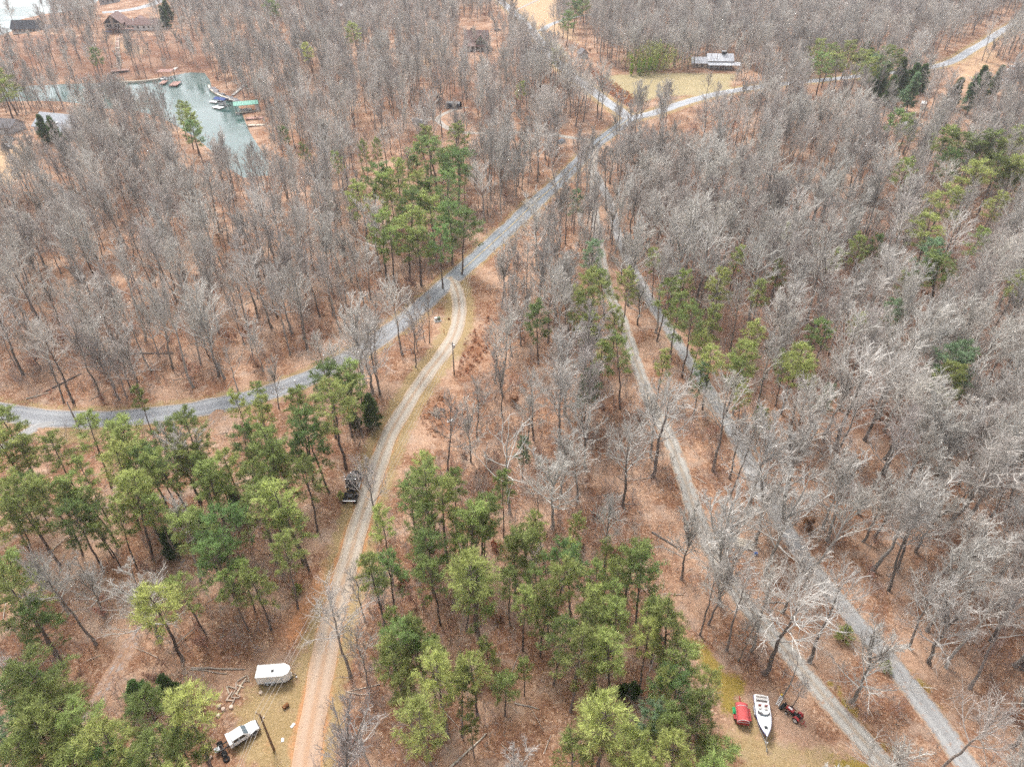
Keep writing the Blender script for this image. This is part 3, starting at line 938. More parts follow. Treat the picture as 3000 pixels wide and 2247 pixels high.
def bare_tree(seed, H=20, spread=4.2, start=0.42, limbs=15, upright=0.5, r0=0.24, fork=False, dens=1.0, tw=0.0085):
    rng = np.random.default_rng(seed)
    tp = trunk_line(rng, H * (0.62 if fork else 0.93), 0.05, 0.11)
    T, TF = trunk_mesh(tp, r0, 0.45, 0.03)
    parts_t = [(T, TF)]
    if fork:
        base = tp[-3:][rng.integers(0, 3, 4)]
        az = np.arange(4) * 1.57 + rng.random(4)
        d = np.stack([np.cos(az) * 0.42, np.sin(az) * 0.42, np.ones(4)], -1)
        C0 = curve(rng, base, d, H * 0.36 * (0.85 + 0.3 * rng.random(4)), 6, 0.12, 0.06)
        parts_t.append(sticks(C0, r0 * 0.5, 0.03, 6))
    # main limbs
    t = start + (0.97 - start) * ((np.arange(limbs) + rng.random(limbs)) / limbs) ** 0.85
    p, d = along(tp[None], t[None]); p = p[0]; d = d[0]
    az = np.arange(limbs) * 2.4 + rng.random(limbs) * 0.9
    rel = (t - start) / (1 - start)
    el = upright + 0.75 * rel + 0.15 * rng.standard_normal(limbs)
    nd = np.stack([np.cos(az) * np.cos(el), np.sin(az) * np.cos(el), np.sin(el)], -1)
    L1 = spread * (1.15 - 0.55 * rel) * (0.75 + 0.5 * rng.random(limbs))
    if fork:
        L1 = L1 * 0.85
    C1 = curve(rng, p, nd, L1, 5, 0.13, 0.12)
    rl = r0 * (0.24 + 0.26 * (1 - rel))
    limb = [sticks(C1, rl, 0.026, 5)]
    C1a, L1a = C1, L1
    if fork:
        Cf, Lf = kids(rng, C0, H * 0.36, 6, 0.25, 1.0, 0.65, 0.42, 5, 0.12, 0.12)
        limb.append(sticks(Cf, 0.075, 0.026, 4))
        C1a = np.concatenate([C1, Cf]); L1a = np.concatenate([L1, Lf])
    C2, L2 = kids(rng, C1a, L1a, int(8 * dens), 0.22, 1.0, 0.70, 0.50, 4, 0.10, 0.14)
    C3, L3 = kids(rng, C2, L2, int(5 * dens), 0.2, 1.0, 0.72, 0.54, 2, 0.08, 0.2)
    C4, L4 = kids(rng, C3, L3, 4, 0.15, 1.0, 0.6, 0.80, 1, 0.06, 0.2)
    Ct, Lt = kids(rng, tp[None], np.array([H * 0.07]), 26, 0.75, 1.0, 0.5, 1.0, 2, 0.1, 0.2)
    thick = join(limb + [sticks(C2, 0.050, 0.022, 3), sticks(C3, 0.020, 0.011, 3)])
    crown = [ cones(C4[:, 0], C4[:, 1], tw), sticks(Ct, 0.02, 0.01, 3)]
    return join(parts_t), thick, join(crown)


def crown_mesh(thick, fine, ml, mt):
    v, f = join([thick, fine])
    me = raw_mesh('bare_crown', v, f, ml)
    me.materials.append(M[mt])
    me.polygons.foreach_set('material_index', np.concatenate([np.zeros(len(thick[1])), np.ones(len(fine[1]))]).astype(np.int32))
    return me


def needles(rng, P, D, n, ln, w, spreadang):
    """tufts of n needle blades at points P fanning about directions D"""
    k = len(P)
    d = np.repeat(unit(D), n, 0) + spreadang * rng.standard_normal((k * n, 3))
    d = unit(d)
    p = np.repeat(P, n, 0) + 0.12 * rng.standard_normal((k * n, 3))
    s = unit(np.cross(d, rng.standard_normal(d.shape))) * (w * (0.7 + 0.6 * rng.random((k * n, 1))))
    l = ln * (0.6 + 0.8 * rng.random((k * n, 1)))
    V = np.stack([p - s, p + s, p + d * l + s * 0.25, p + d * l - s * 0.25], 1).reshape(-1, 3)
    F = np.arange(k * n * 4).reshape(-1, 4)
    tn = np.clip(np.repeat(rng.normal(0, .5, k), n * 4) + np.repeat(rng.normal(0, .22, k * n), 4), -1, 1)
    return V, F, tn


def leaf_mesh(name, vft, m):
    me = raw_mesh(name, vft[0], vft[1], m)
    a = me.attributes.new('tone', 'FLOAT', 'POINT'); a.data.foreach_set('value', np.asarray(vft[2], np.float32))
    return me


def pine_tree(seed, H=17, rad=2.9, start=0.52, limbs=24, tufts=12, per=8, ln=0.36, w=0.034, conic=0.0, r0=0.17, droop=0.0, dead=10, flat=0.5):
    rng = np.random.default_rng(seed)
    tp = trunk_line(rng, H, 0.06, 0.10)
    T, TF = trunk_mesh(tp, r0, 0.25, 0.025)
    t = start + (0.985 - start) * (np.arange(limbs) + rng.random(limbs)) / limbs
    rel = (t - start) / (1 - start)
    p, d = along(tp[None], t[None]); p = p[0]
    az = np.arange(limbs) * 2.4 + rng.random(limbs) * 1.2
    dome = np.sqrt(np.clip(1 - (1.25 * rel - 0.32) ** 2, 0.03, 1)) if conic == 0 else (1 - rel) * conic + 0.08
    if conic:
        dome = np.minimum(dome, 0.55 + rel * 2)
    L = rad * dome * (0.62 + 0.55 * rng.random(limbs))
    el = -0.05 + 0.75 * rel ** 1.5 - droop + 0.12 * rng.standard_normal(limbs)
    nd = np.stack([np.cos(az) * np.cos(el), np.sin(az) * np.cos(el), np.sin(el)], -1)
    C1 = curve(rng, p, nd, L, 4, 0.10, 0.10)
    C2, L2 = kids(rng, C1, L, 6, 0.3, 1.0, 0.85, 0.36, 2, 0.06, 0.12)
    wood = [(T, TF), sticks(C1, 0.045, 0.014, 3), sticks(C2, 0.018, 0.010, 3)]
    if dead:
        td = 0.22 + (start - 0.2) * rng.random(dead)
        pd, _ = along(tp[None], td[None]); pd = pd[0]
        a = rng.random(dead) * 6.28
        Cd = curve(rng, pd, np.stack([np.cos(a), np.sin(a), 0.1 * rng.standard_normal(dead)], -1), rad * 0.55 * rng.random(dead) + 0.3, 3, -0.02, 0.15)
        wood.append(sticks(Cd, 0.022, 0.008, 3))
    tt = np.sort(0.25 + 0.75 * rng.random((len(C2), max(2, tufts // 4))), 1)
    P2, D2 = along(C2, tt)
    tt1 = 0.5 + 0.5 * rng.random((len(C1), tufts // 3))
    P1, D1 = along(C1, tt1)
    P = np.concatenate([P2.reshape(-1, 3), P1.reshape(-1, 3), C2[:, -1]])
    D = np.concatenate([D2.reshape(-1, 3), D1.reshape(-1, 3), C2[:, -1] - C2[:, -2]])
    D = unit(D) + np.array([0, 0, 0.35])
    P = P + rng.standard_normal(P.shape) * np.array([0.16, 0.16, 0.06]) * (1 if not conic else 0.7)
    return join(wood), needles(rng, P, D, per, ln, w, flat)


def brush_patch(seed, n=9, size=2.6, hh=(1.2, 3.8), leaf=False):
    """a patch of thin saplings and brush"""
    rng = np.random.default_rng(seed)
    p = np.column_stack([rng.uniform(-size, size, (n, 2)), np.full(n, -0.1)])
    L = rng.uniform(*hh, n)
    C0 = curve(rng, p, np.array([[0, 0, 1.]]) + 0.22 * rng.standard_normal((n, 3)), L, 5, 0.08, 0.09)
    C1, L1 = kids(rng, C0, L, 7, 0.2, 1.0, 0.7, 0.36, 3, 0.08, 0.16)
    C2, L2 = kids(rng, C1, L1, 4, 0.2, 1.0, 0.7, 0.6, 1, 0.06, 0.2)
    wood = join([sticks(C0, 0.026, 0.012, 3), sticks(C1, 0.015, 0.011, 3), cones(C2[:, 0], C2[:, 1], 0.011)])
    if leaf:
        P = np.concatenate([C2[:, 1], C1[:, -1], C2[:, 0]])
        lv = needles(rng, P, rng.standard_normal(P.shape), 5, 0.16, 0.05, 0.9)
        return wood, lv
    return wood, None


BARE_P = []      # (trunk mesh, crown mesh, height, crown name words)
spec = [  # seed, H, spread, start, limbs, upright, r0, fork, bark, twig, look
    (11, 21, 4.0, .48, 15, .55, .22, False, 'bark', 'twig', 'tall grey'),
    (12, 19, 4.6, .40, 16, .40, .25, False, 'bark', 'twig_pale', 'broad pale'),
    (13, 22, 3.2, .52, 14, .70, .20, False, 'bark_pale', 'twig', 'slim grey'),
    (14, 18, 5.2, .36, 16, .30, .30, True, 'bark', 'twig_pale', 'wide forked pale'),
    (15, 20, 3.6, .50, 14, .60, .20, False, 'bark', 'twig_mauve', 'tall brownish'),
    (16, 17, 4.2, .42, 14, .45, .22, True, 'bark', 'twig', 'forked grey'),
    (17, 22, 4.2, .50, 16, .60, .24, True, 'bark_pale', 'twig_pale', 'tall forked pale'),
    (18, 15, 3.4, .38, 13, .50, .15, False, 'bark', 'twig_mauve', 'small brownish'),
    (19, 19, 3.0, .55, 13, .75, .17, False, 'bark', 'twig', 'thin upright grey'),
    (20, 20, 5.0, .45, 17, .35, .28, True, 'bark_pale', 'twig_pale', 'large spreading pale'),
    (21, 14, 3.0, .35, 12, .45, .13, False, 'bark', 'twig', 'low thin grey'),
    (22, 21, 3.8, .56, 14, .55, .21, True, 'bark', 'twig_mauve', 'tall forked brownish'),
]
for s, H, sp, st, li, upr, r0, fk, bk, tw, look in spec:
    (tv, tf), th_, fi_ = bare_tree(s, H, sp * 1.42, st, li, upr, r0, fk)
    BARE_P.append((raw_mesh('bare_trunk', tv, tf, bk, True), crown_mesh(th_, fi_, {'twig': 'limb', 'twig_pale': 'limb_pale', 'twig_mauve': 'limb_dark'}[tw], tw), H, look))
# a gaunt, white-limbed tree with few twigs
(tv, tf), th_, fi_ = bare_tree(31, 15, 5.6, .40, 11, .25, .17, False, dens=0.45, tw=0.010)
GAUNT_P = (raw_mesh('bare_trunk', tv, tf, 'bark_pale', True), crown_mesh(th_, fi_, 'limb_pale', 'twig_pale'), 15, 'gaunt white-limbed')

PINE_P = []      # trunk mesh, crown mesh, H, crown radius, crown centre height, look
pspec = [
    (41, dict(H=17, rad=2.9), 'needle', 'round-topped green'),
    (42, dict(H=18, rad=2.6, start=.56), 'needle', 'tall thin-crowned green'),
    (43, dict(H=16, rad=3.2, start=.50, limbs=28), 'needle_deep', 'full deep green'),
    (44, dict(H=17, rad=2.7, start=.58, limbs=22), 'needle_lime', 'yellowish green'),
    (45, dict(H=15, rad=2.8, start=.48), 'needle', 'mid green'),
    (46, dict(H=16, rad=3.0, start=.45, limbs=27), 'needle_blue', 'bluish green'),
    (47, dict(H=18, rad=2.4, start=.62, limbs=19, dead=16), 'needle_lime', 'lanky yellowish'),
    (48, dict(H=14, rad=2.5, start=.42, limbs=26), 'needle_deep', 'bushy deep green'),
]
for s, kw, nm, look in pspec:
    (tv, tf), lv_ = pine_tree(s, **kw)
    st = kw.get('start', .52)
    PINE_P.append((raw_mesh('pine_trunk', tv, tf, 'bark_pine', True), leaf_mesh('pine_crown', lv_, nm), kw['H'], kw['rad'], kw['H'] * (st + 1) / 2, look))
CEDAR_P = []
for s, kw, nm, look in [(61, dict(H=8, rad=2.0, start=.06, limbs=60, conic=1.0, ln=.26, w=.045, per=11, dead=0, r0=.13), 'cedar_leaf', 'dark green conical'),
                        (62, dict(H=7, rad=2.2, start=.08, limbs=56, conic=1.1, ln=.22, w=.035, per=12, dead=0, r0=.13), 'cedar_leaf', 'dark green bushy'),
                        (64, dict(H=4.2, rad=2.1, start=.08, limbs=34, conic=1.2, ln=.30, w=.04, per=6, tufts=10, dead=0, r0=.07), 'needle_lime', 'low bright green'),
                        (63, dict(H=10, rad=1.8, start=.15, limbs=60, conic=1.1, ln=.26, w=.035, per=10, dead=0, r0=.13), 'needle_blue', 'soft bluish green')]:
    (tv, tf), lv_ = pine_tree(s, **kw)
    CEDAR_P.append((raw_mesh('cedar_trunk', tv, tf, 'bark_pine', True), leaf_mesh('cedar_crown', lv_, nm), kw['H'], kw['rad'], kw['H'] * .42, look))

# ------------------------------------------------------------------ trees: where the pines stand
# crown centre in the photograph (its 2212-pixel-wide view), crown radius there, kind (index of PINE_P, or c0..c2 for cedars)
K = 3000 / 2212.0
PINES = """100,1452,66,0 42,1505,60,2 128,1522,58,4 62,1572,62,0 18,1622,55,5 112,1608,60,3 182,1562,55,0 196,1624,55,4 262,1596,58,3 332,1566,56,0
394,1542,60,3 336,1632,52,1 256,1648,50,2 392,1625,48,0 20,1690,60,0 150,1690,60,4 380,1690,60,0 290,1700,55,2
330,1290,52,3 402,1268,36,0 556,1272,36,4 502,1264,26,1 462,1166,54,2 520,1232,22,1
18,918,40,1 14,962,44,0 52,992,36,4 188,942,36,0 276,936,42,4 350,962,36,2 408,946,42,0 172,1058,36,0 240,1010,42,3 272,1082,46,0 332,1012,46,2
300,1050,38,3 372,1002,40,0 422,1012,36,4 452,1044,36,1 560,902,30,4 600,962,42,0 524,962,34,2 702,832,44,2 722,876,50,0 742,836,40,4 650,932,42,2
548,1052,38,0 582,1022,42,4 622,1082,46,3 562,1102,42,0 642,1136,38,4 432,1132,50,4 482,1192,46,2 30,1062,42,3 64,1104,42,0 102,1060,38,4
168,1132,42,2 36,1290,54,0 72,1340,46,2 24,1250,44,4 120,1092,36,0 210,1090,34,4 340,1100,30,1 500,1010,34,1 610,1200,34,1 660,1040,36,0 690,960,40,2
640,880,30,1 770,860,28,2 20,1130,40,0 120,980,30,1 250,970,30,6
920,1042,50,0 890,1080,34,2 956,1100,42,3 1012,1132,46,4 1034,1108,36,0 926,1180,42,2 836,1226,40,2 1022,1212,58,3 1032,1290,46,4 942,1250,36,0 905,1145,40,4
850,1392,50,2 862,1436,46,4 906,1386,36,1 1026,1432,42,3 956,1472,50,3 928,1430,36,0 930,1582,56,3 1142,1182,46,4 1112,1206,36,0 1242,1222,46,2
1202,1252,40,3 1192,1292,36,0 1362,1212,46,4 1392,1252,46,2 1352,1246,34,0 1312,1300,36,4 1272,1292,34,3 1202,1372,42,0 1252,1352,36,1
1242,1422,50,0 1292,1402,46,4 1332,1422,46,3 1452,1372,52,4 1428,1330,38,0 1462,1432,46,4 1482,1502,50,2 1500,1562,50,4 1442,1542,42,0
1542,1622,46,4 1472,1624,46,3 1422,1602,40,0 1312,1532,64,3 1292,1592,46,3 1382,1562,42,5 1342,1650,50,0 1242,1646,40,4 1400,1690,50,3 1500,1690,50,4
1130,1300,30,1 1170,1340,30,4 1060,1420,26,4 990,1500,36,0 880,1490,30,1 1000,1250,34,1 1100,1250,26,1 1165,1260,30,0 1340,1330,36,1 1400,1390,34,3
800,392,34,2 782,432,30,0 832,402,28,4 862,382,26,3 902,402,30,0 942,332,42,2 986,352,40,2 990,302,24,0 962,412,36,2 882,442,36,2
932,462,40,4 972,472,36,2 992,492,36,2 872,492,36,3 822,492,34,0 842,522,30,4 902,522,38,4 950,532,30,2 926,302,22,4 850,455,26,0 915,430,28,2
1242,440,18,5 1280,552,26,5 1276,612,34,0 1312,612,24,4 1352,622,26,0 1166,696,30,2 1262,692,38,4 1284,716,26,3 1352,772,34,0
1432,642,26,0 1462,682,30,4 1492,702,34,0 1530,702,28,4 1556,622,28,3 1430,792,20,4 1540,772,30,3 1592,782,36,0 1604,806,30,4 1610,852,20,3 1512,822,22,5
1722,772,34,3 1746,802,26,6 1760,722,26,2 1915,680,28,5 1700,792,22,0 2052,802,46,5 2030,826,36,0 2092,792,34,5 1886,530,18,2 1862,540,22,0
2030,440,40,3 2010,500,36,3 2000,560,34,5 2040,590,40,4 2192,612,28,3 2182,360,32,3 2192,385,28,4 1300,760,22,1 1330,690,24,4
1790,122,26,0 1832,116,26,4 1852,132,24,0 1780,142,24,2 1902,122,28,4 1890,150,26,2 1922,132,24,0 1760,110,20,4 1815,140,24,4 1870,150,22,0
2082,322,42,0 2122,332,40,4 2150,312,32,0 2102,372,34,3 2166,332,28,4 2042,302,26,0 1960,282,24,4 1930,260,20,2 2200,300,30,4 2060,360,26,2 2150,370,30,0
1950,372,22,0 1640,640,22,3 1680,600,20,4 1480,610,20,0 1590,560,18,4 1500,750,22,3 1650,900,22,4 1780,860,20,5 1840,700,20,3 1960,620,20,4 2100,520,22,0 2140,450,24,3 1700,500,16,4 1800,560,16,0 1420,560,18,3 1620,720,24,3 10,178,28,0 398,250,18,0 412,268,20,4 424,290,20,2 386,240,14,0 205,108,14,2 592,18,16,2 5,200,26,4
615,292,13,2 670,112,13,3 768,72,18,0 1240,20,22,2 1226,44,18,2 1262,12,22,4 1200,128,14,4 1125,195,12,4 660,330,12,4 735,350,14,0 895,330,14,0
1020,1560,20,1 1090,1472,30,4 1134,1442,20,4 300,860,16,1 520,880,22,4 545,860,20,0 1130,974,18,5 1268,826,26,5 1258,850,20,5"""
CEDARS = """372,1492,32,c1 290,1504,34,c1 365,1180,24,c0 800,890,26,c0 770,905,16,c1 355,42,20,c0 362,28,16,c0 94,284,17,c1 124,290,16,c1 108,280,15,c1
1905,172,20,c0 1926,202,24,c0 1972,172,28,c1 1990,176,24,c0 1944,162,22,c0 1970,208,22,c3 2060,208,20,c0 1900,190,20,c0 1880,140,22,c0 1860,120,20,c1 2100,216,24,c3 2116,182,22,c0 2118,196,20,c0 1950,190,20,c1
1372,1486,20,c1 1340,1490,16,c1 1826,1372,22,c2 1912,1440,14,c2 440,1130,18,c1 510,1080,24,c0 1850,1000,10,c2 1880,165,22,c3
735,1072,8,c2 640,1272,14,c2 2150,180,16,c0"""


def parse(txt):
    out = []
    for w in txt.split():
        a = w.split(',')
        out.append((float(a[0]) * K, float(a[1]) * K, float(a[2]) * K, a[3]))
    return out


trng = np.random.default_rng(5)
TREES = []       # dict(kind, proto, x, y, z, s(xy), sz, rz)
for lst in (parse(PINES), parse(CEDARS)):
    for px, py, pr, k in lst:
        ced = k[0] == 'c'
        pro = (CEDAR_P[int(k[1])] if ced else PINE_P[int(k)])
        hs_ = trng.uniform(0.9, 1.1)
        g = G(px, py)[0]
        zc = pro[4] * hs_
        for _ in range(3):       # the crown's centre is seen at the pixel
            q = at_z(np.array([px]), np.array([py]), np.array([g[2] + zc]))[0]
            g = np.array([q[0], q[1], hgt(q[None])[0]])
            dep = project(q)[2]
            rw = pr * dep / FOC
            if ced:
                hs_ = np.clip(rw / pro[3] * trng.uniform(.9, 1.15), 0.45, 1.7); zc = pro[4] * hs_
            else:
                hs_ = np.clip(0.35 + 0.62 * rw / pro[3], 0.6, 1.18); zc = pro[4] * hs_
        TREES.append(dict(kind='cedar' if ced else 'pine', pro=pro, x=g[0], y=g[1], z=g[2], s=float(np.clip(rw / pro[3] * (1.08 if not ced else 1.0), 0.4, 2.2)), sz=float(hs_), rz=trng.uniform(0, 6.28), lean=trng.normal(0, 0.03, 2)))
# more pines of the same stands, at random between the ones placed by hand
for poly, cnt, kinds in ((gpoly([(0, 1500), (420, 1480), (720, 1420), (960, 1430), (930, 1600), (640, 1690), (330, 1680), (0, 1640)]), 22, (0, 2, 4, 1, 7)),
                         (gpoly([(1160, 1500), (1440, 1560), (1900, 1650), (2010, 1900), (2100, 2200), (1150, 2200), (1080, 1900)]), 22, (1, 4, 6, 3)),
                         (gpoly([(1040, 540), (1370, 480), (1380, 640), (1290, 740), (1110, 720)]), 14, (0, 2, 4))):
    lo, hi = poly.min(0), poly.max(0)
    while cnt > 0:
        p = trng.uniform(lo, hi)
        if not inside(p[None], poly)[0] or road_dist(p[None])[0] < 2 or clear_dist(p[None])[0] < 1: continue
        if min(math.hypot(t['x'] - p[0], t['y'] - p[1]) for t in TREES) < 2.0: continue
        s = trng.uniform(.65, .95); cnt -= 1
        TREES.append(dict(kind='pine', pro=PINE_P[kinds[cnt % len(kinds)]], x=p[0], y=p[1], z=hgt(p[None])[0], s=s * .85, sz=s * 1.05, rz=trng.uniform(0, 6.28), lean=trng.normal(0, 0.04, 2)))
PXY = np.array([(t['x'], t['y']) for t in TREES])

# ------------------------------------------------------------------ trees: the bare woods
# single trees that stand out (foot in the photograph, 3000 wide; prototype; size)
PROMINENT = [(1068, 1122, 9, 1.12), (1110, 1118, 10, .55), (1180, 1040, 1, .98), (1216, 1076, 7, .9), (1258, 1005, 8, .66), (1246, 1000, 10, .7), (1226, 1030, 10, .75),
             (1494, 1502, 'g', 1.3), (1378, 1352, 5, .8), (1524, 1010, 3, .75), (1545, 900, 0, .8), (2292, 2042, 'g', .62), (2318, 2070, 10, .5), (1560, 1690, 10, .6), (2050, 1860, 8, .8),
             (2075, 1830, 18 - 7, .8), (2128, 1905, 0, .8), (2160, 1935, 10, .75), (2200, 1905, 2, .9), (2490, 2055, 3, .9), (2370, 1940, 1, .95), (615, 1475, 5, .95), (582, 1470, 5, .98),
             (700, 1150, 'g', .8), (590, 1070, 'g', 1.05), (745, 1060, 'g', .95), (415, 1160, 5, 1.0), (216, 1180, 0, 1.0), (187, 1178, 8, 1.0), (70, 1098, 1, 1.05), (900, 1025, 0, 1.05), (850, 1040, 2, 1.0),
             (1085, 2247, 'g', .8), (1080, 2010, 10, .9), (1120, 1830, 10, .85), (310, 1800, 3, .7), (200, 1800, 9, .62), (1720, 1290, 11, 1.0), (1825, 1480, 1, 1.0),
             (1770, 1690, 8, .95), (1998, 1700, 5, .95), (2110, 1690, 9, 1.0), (2205, 1600, 3, 1.0), (2290, 1480, 3, 1.05), (1860, 400, 9, 1.1), (1875, 395, 6, 1.0), (1935, 430, 6, 1.1)]
for px, py, k, s in PROMINENT:
    g = G(px, py)[0]
    TREES.append(dict(kind='bare', pro=GAUNT_P if k == 'g' else BARE_P[k], x=g[0], y=g[1], z=g[2], s=s, sz=s, rz=trng.uniform(0, 6.28), lean=trng.normal(0, 0.02, 2), top=True))

THIN = [(0.55, gpoly([(-100, 100), (640, 95), (650, 250), (-100, 250)])), (0.10, gpoly([(290, 88), (470, 75), (470, 185), (290, 190)])), (0.25, gpoly([(-20, 90), (190, 85), (190, 160), (-20, 165)])), (0.08, gpoly([(-60, 395), (240, 400), (250, 515), (-60, 520)])), (0.12, gpoly([(1330, 145), (1480, 150), (1480, 250), (1330, 250)])),
        (0.12, gpoly([(-60, 1240), (320, 1262), (620, 1225), (780, 1190), (900, 1140), (1000, 1130), (960, 1330), (700, 1400), (-60, 1420)])),
        (0.40, gpoly([(1180, 360), (1420, 320), (1420, 420), (1180, 450)])), (0.18, gpoly([(1840, 405), (2180, 478), (2510, 605), (2600, 640), (2580, 710), (2300, 610), (1850, 480)])), (0.30, gpoly([(1300, 1340), (1480, 1240), (1570, 1500), (1400, 1560), (1200, 1440)])),
        (0.25, gpoly([(1980, 285), (2230, 255), (2240, 410), (1990, 430)])),
        (0.35, gpoly([(1560, 395), (2080, 300), (2080, 420), (1900, 470), (1700, 500)])), (0.45, gpoly([(540, 430), (820, 400), (840, 640), (600, 640)])),
        (0.30, gpoly([(1440, 790), (1700, 500), (1760, 560), (1500, 900)])), (0.4, gpoly([(1640, 100), (1760, 170), (1900, 320), (1800, 330), (1640, 220)])),
        (0.30, gpoly([(0, 1260), (330, 1300), (640, 1240), (760, 1130), (860, 1170), (1090, 1200), (1050, 1350), (960, 1560), (900, 1700), (700, 1800), (560, 1950), (600, 2300), (-100, 2300), (-100, 1300)])),
        (0.10, gpoly([(1150, 1420), (1350, 1400), (1480, 1540), (1900, 1580), (2000, 1800), (2120, 2300), (1000, 2300), (1050, 1900)])),
        (0.30, gpoly([(1040, 400), (1400, 400), (1390, 640), (1280, 790), (1060, 720)])),
        (0.62, gpoly([(1450, 900), (1850, 1000), (2100, 1600), (1950, 1700), (1400, 1400)])),
        (0.75, gpoly([(2000, 1400), (2300, 1400), (2900, 2300), (2500, 2300)]))]


def in_view(x, y, z, top, mx=120, my=160):
    p0 = project(np.stack([x, y, z], -1)); p1 = project(np.stack([x, y, z + top], -1))
    return (np.maximum(p0[1], p1[1]) > -my) & (np.minimum(p0[1], p1[1]) < 2247 + my) & (np.minimum(p0[0], p1[0]) < 3000 + mx) & (np.maximum(p0[0], p1[0]) > -mx) & (p0[2] > 20)


def scatter(sp, ya, yb, seed, margin, thin=True, view=150):
    """jittered grid of points on wooded ground"""
    rng = np.random.default_rng(seed)
    xm = 0.80 * yb + 60
    X, Y = np.meshgrid(np.arange(-xm, xm, sp), np.arange(ya, yb, sp))
    P = np.stack([X.ravel(), Y.ravel()], -1) + rng.uniform(-.46, .46, (X.size, 2)) * sp
    P = P[np.abs(P[:, 0]) < 0.80 * P[:, 1] + 55]
    z = hgt(P)
    P = P[in_view(P[:, 0], P[:, 1], z, 20, view, view)]
    P = P[lake_sdf(P) > 4.0]
    far_ = (P[:, 1] > 165) & (road_dist(P, ['main', 'upper', 'right', 'dirt', 'houses', 'track']) > margin) & (road_dist(P) > 0.2)
    P = P[((road_dist(P) > margin) | far_) & (road_dist(P, ['upper', 'right']) > margin + (5 if margin > 1.4 else 2)) & (road_dist(P, ['main']) > margin + 1.5)]
    P = P[clear_dist(P) > 0.6]
    if thin:
        keep = np.ones(len(P), bool)
        for f, poly in THIN:
            m = inside(P, poly)
            keep &= ~(m & (rng.random(len(P)) > f))
        P = P[keep]
    return P, rng


P1, rng = scatter(5.6, 36, 250, 71, 1.6)
P1 = P1[(P1[:, 0] > -5) | (rng.random(len(P1)) < .84)]
P2, _ = scatter(6.6, 250, 430, 72, 2.0)
P3, _ = scatter(7.6, 430, 820, 73, 3.0)
PB = np.vstack([P1, P2, P3])
XY = np.array([(t['x'], t['y']) for t in TREES])
dmin = np.array([np.hypot(*(XY - p).T).min() for p in PB])
PB = PB[dmin > 2.6]
# nothing bare grows right in front of the conifers that the photograph shows
hide = np.zeros(len(PB), bool)
for t in TREES:
    if t['kind'] == 'bare': continue
    p = np.array([t['x'], t['y']]); n_ = p / np.hypot(*p); q = p - PB
    fw = q @ n_; sd = np.abs(q @ np.array([n_[1], -n_[0]]))
    hide |= (fw > 0) & (fw < (9 if t['y'] < 110 else 9 + (t['y'] - 110) * .2)) & (sd < 2.2 + 1.2 * t['s'])
PB = PB[~(hide & (rng.random(len(PB)) < 0.85))]
zb = hgt(PB)
wts = np.array([1.1, 1.1, 1.2, .5, 1.2, .9, .9, 1.0, 1.2, .5, .8, 1.0]); wts /= wts.sum()
for (x, y), z in zip(PB, zb):
    w_ = wts * (np.array([.8, 2.0, .8, 2.6, .7, 1.2, 1.8, .8, .7, 2.6, .8, .7]) if x > 5 and y < 170 else 1.0)
    k = rng.choice(len(BARE_P), p=w_ / w_.sum())
    s = rng.uniform(0.62, 1.14) if x < 5 else rng.uniform(0.74, 1.2)
    ln = rng.normal(0, 0.05, 2)
    if x > 15: ln = ln + np.array([0.03, 0])
    TREES.append(dict(kind='bare', pro=BARE_P[k], x=x, y=y, z=z, s=s * rng.uniform(.85, 1.1) * (1.12 if x > 5 else 1.0), sz=s, rz=rng.uniform(0, 6.28), lean=ln))
# a few small pines mixed into the bare woods far off
for i in range(60):
    pass

bare = [t for t in TREES if t['kind'] == 'bare']
bx_ = np.array([(t['x'], t['y'], t['z'] + t['pro'][2] * t['sz'] * .6) for t in bare])
pu, pv, pd = project(bx_)
vis = (pu > 0) & (pu < 3000) & (pv > 0) & (pv < 2247)
size = np.where(vis, np.array([t['pro'][2] * t['sz'] for t in bare]) / pd, 0)
size = size + np.array([10.0 if t.get('top') else 0 for t in bare])
order = np.argsort(-size)
single_bare = [bare[i] for i in order[:290]]
mass_bare = [bare[i] for i in order[290:]]
conifers = [t for t in TREES if t['kind'] != 'bare']


def plant(t, name):
    o = bpy.data.objects.new(name, None); COL.objects.link(o); o.empty_display_size = 0.5
    o.location = (t['x'], t['y'], t['z'] - 0.05)
    o.rotation_mode = 'XYZ'
    o.rotation_euler = (t['lean'][1], t['lean'][0], t['rz'])
    o.scale = (t['s'], t['s'], t['sz'])
    link('trunk', t['pro'][0], o)
    link('crown', t['pro'][1], o)
    t['obj'] = o
    return o


for t in single_bare: plant(t, 'bare_tree')
for t in conifers: plant(t, 'pine_tree' if t['kind'] == 'pine' else 'cedar_tree')


# ------------------------------------------------------------------ woods too deep to count: one object that carries its trees on points
def proto_collection(name, items):
    c = bpy.data.collections.new(name)
    for i, ms in enumerate(items):
        v = []; f = []; mi = []; mats = []
        b = 0
        for j, me in enumerate(ms):
            n = len(me.vertices); co = np.empty(n * 3, np.float32); me.vertices.foreach_get('co', co)
            k = len(me.polygons); ix = np.empty(k * 4, np.int32); me.loops.foreach_get('vertex_index', ix)
            pm = np.empty(k, np.int32); me.polygons.foreach_get('material_index', pm)
            v.append(co.reshape(-1, 3)); f.append(ix.reshape(-1, 4) + b); mi.append(pm + len(mats)); b += n
            mats += list(me.materials)
        me = raw_mesh('%s_%02d' % (name, i), np.vstack(v), np.vstack(f), mats[0])
        for m in mats[1:]: me.materials.append(m)
        me.polygons.foreach_set('material_index', np.concatenate(mi).astype(np.int32))
        o = bpy.data.objects.new('%s_%02d' % (name, i), me)
        c.objects.link(o)
    return c


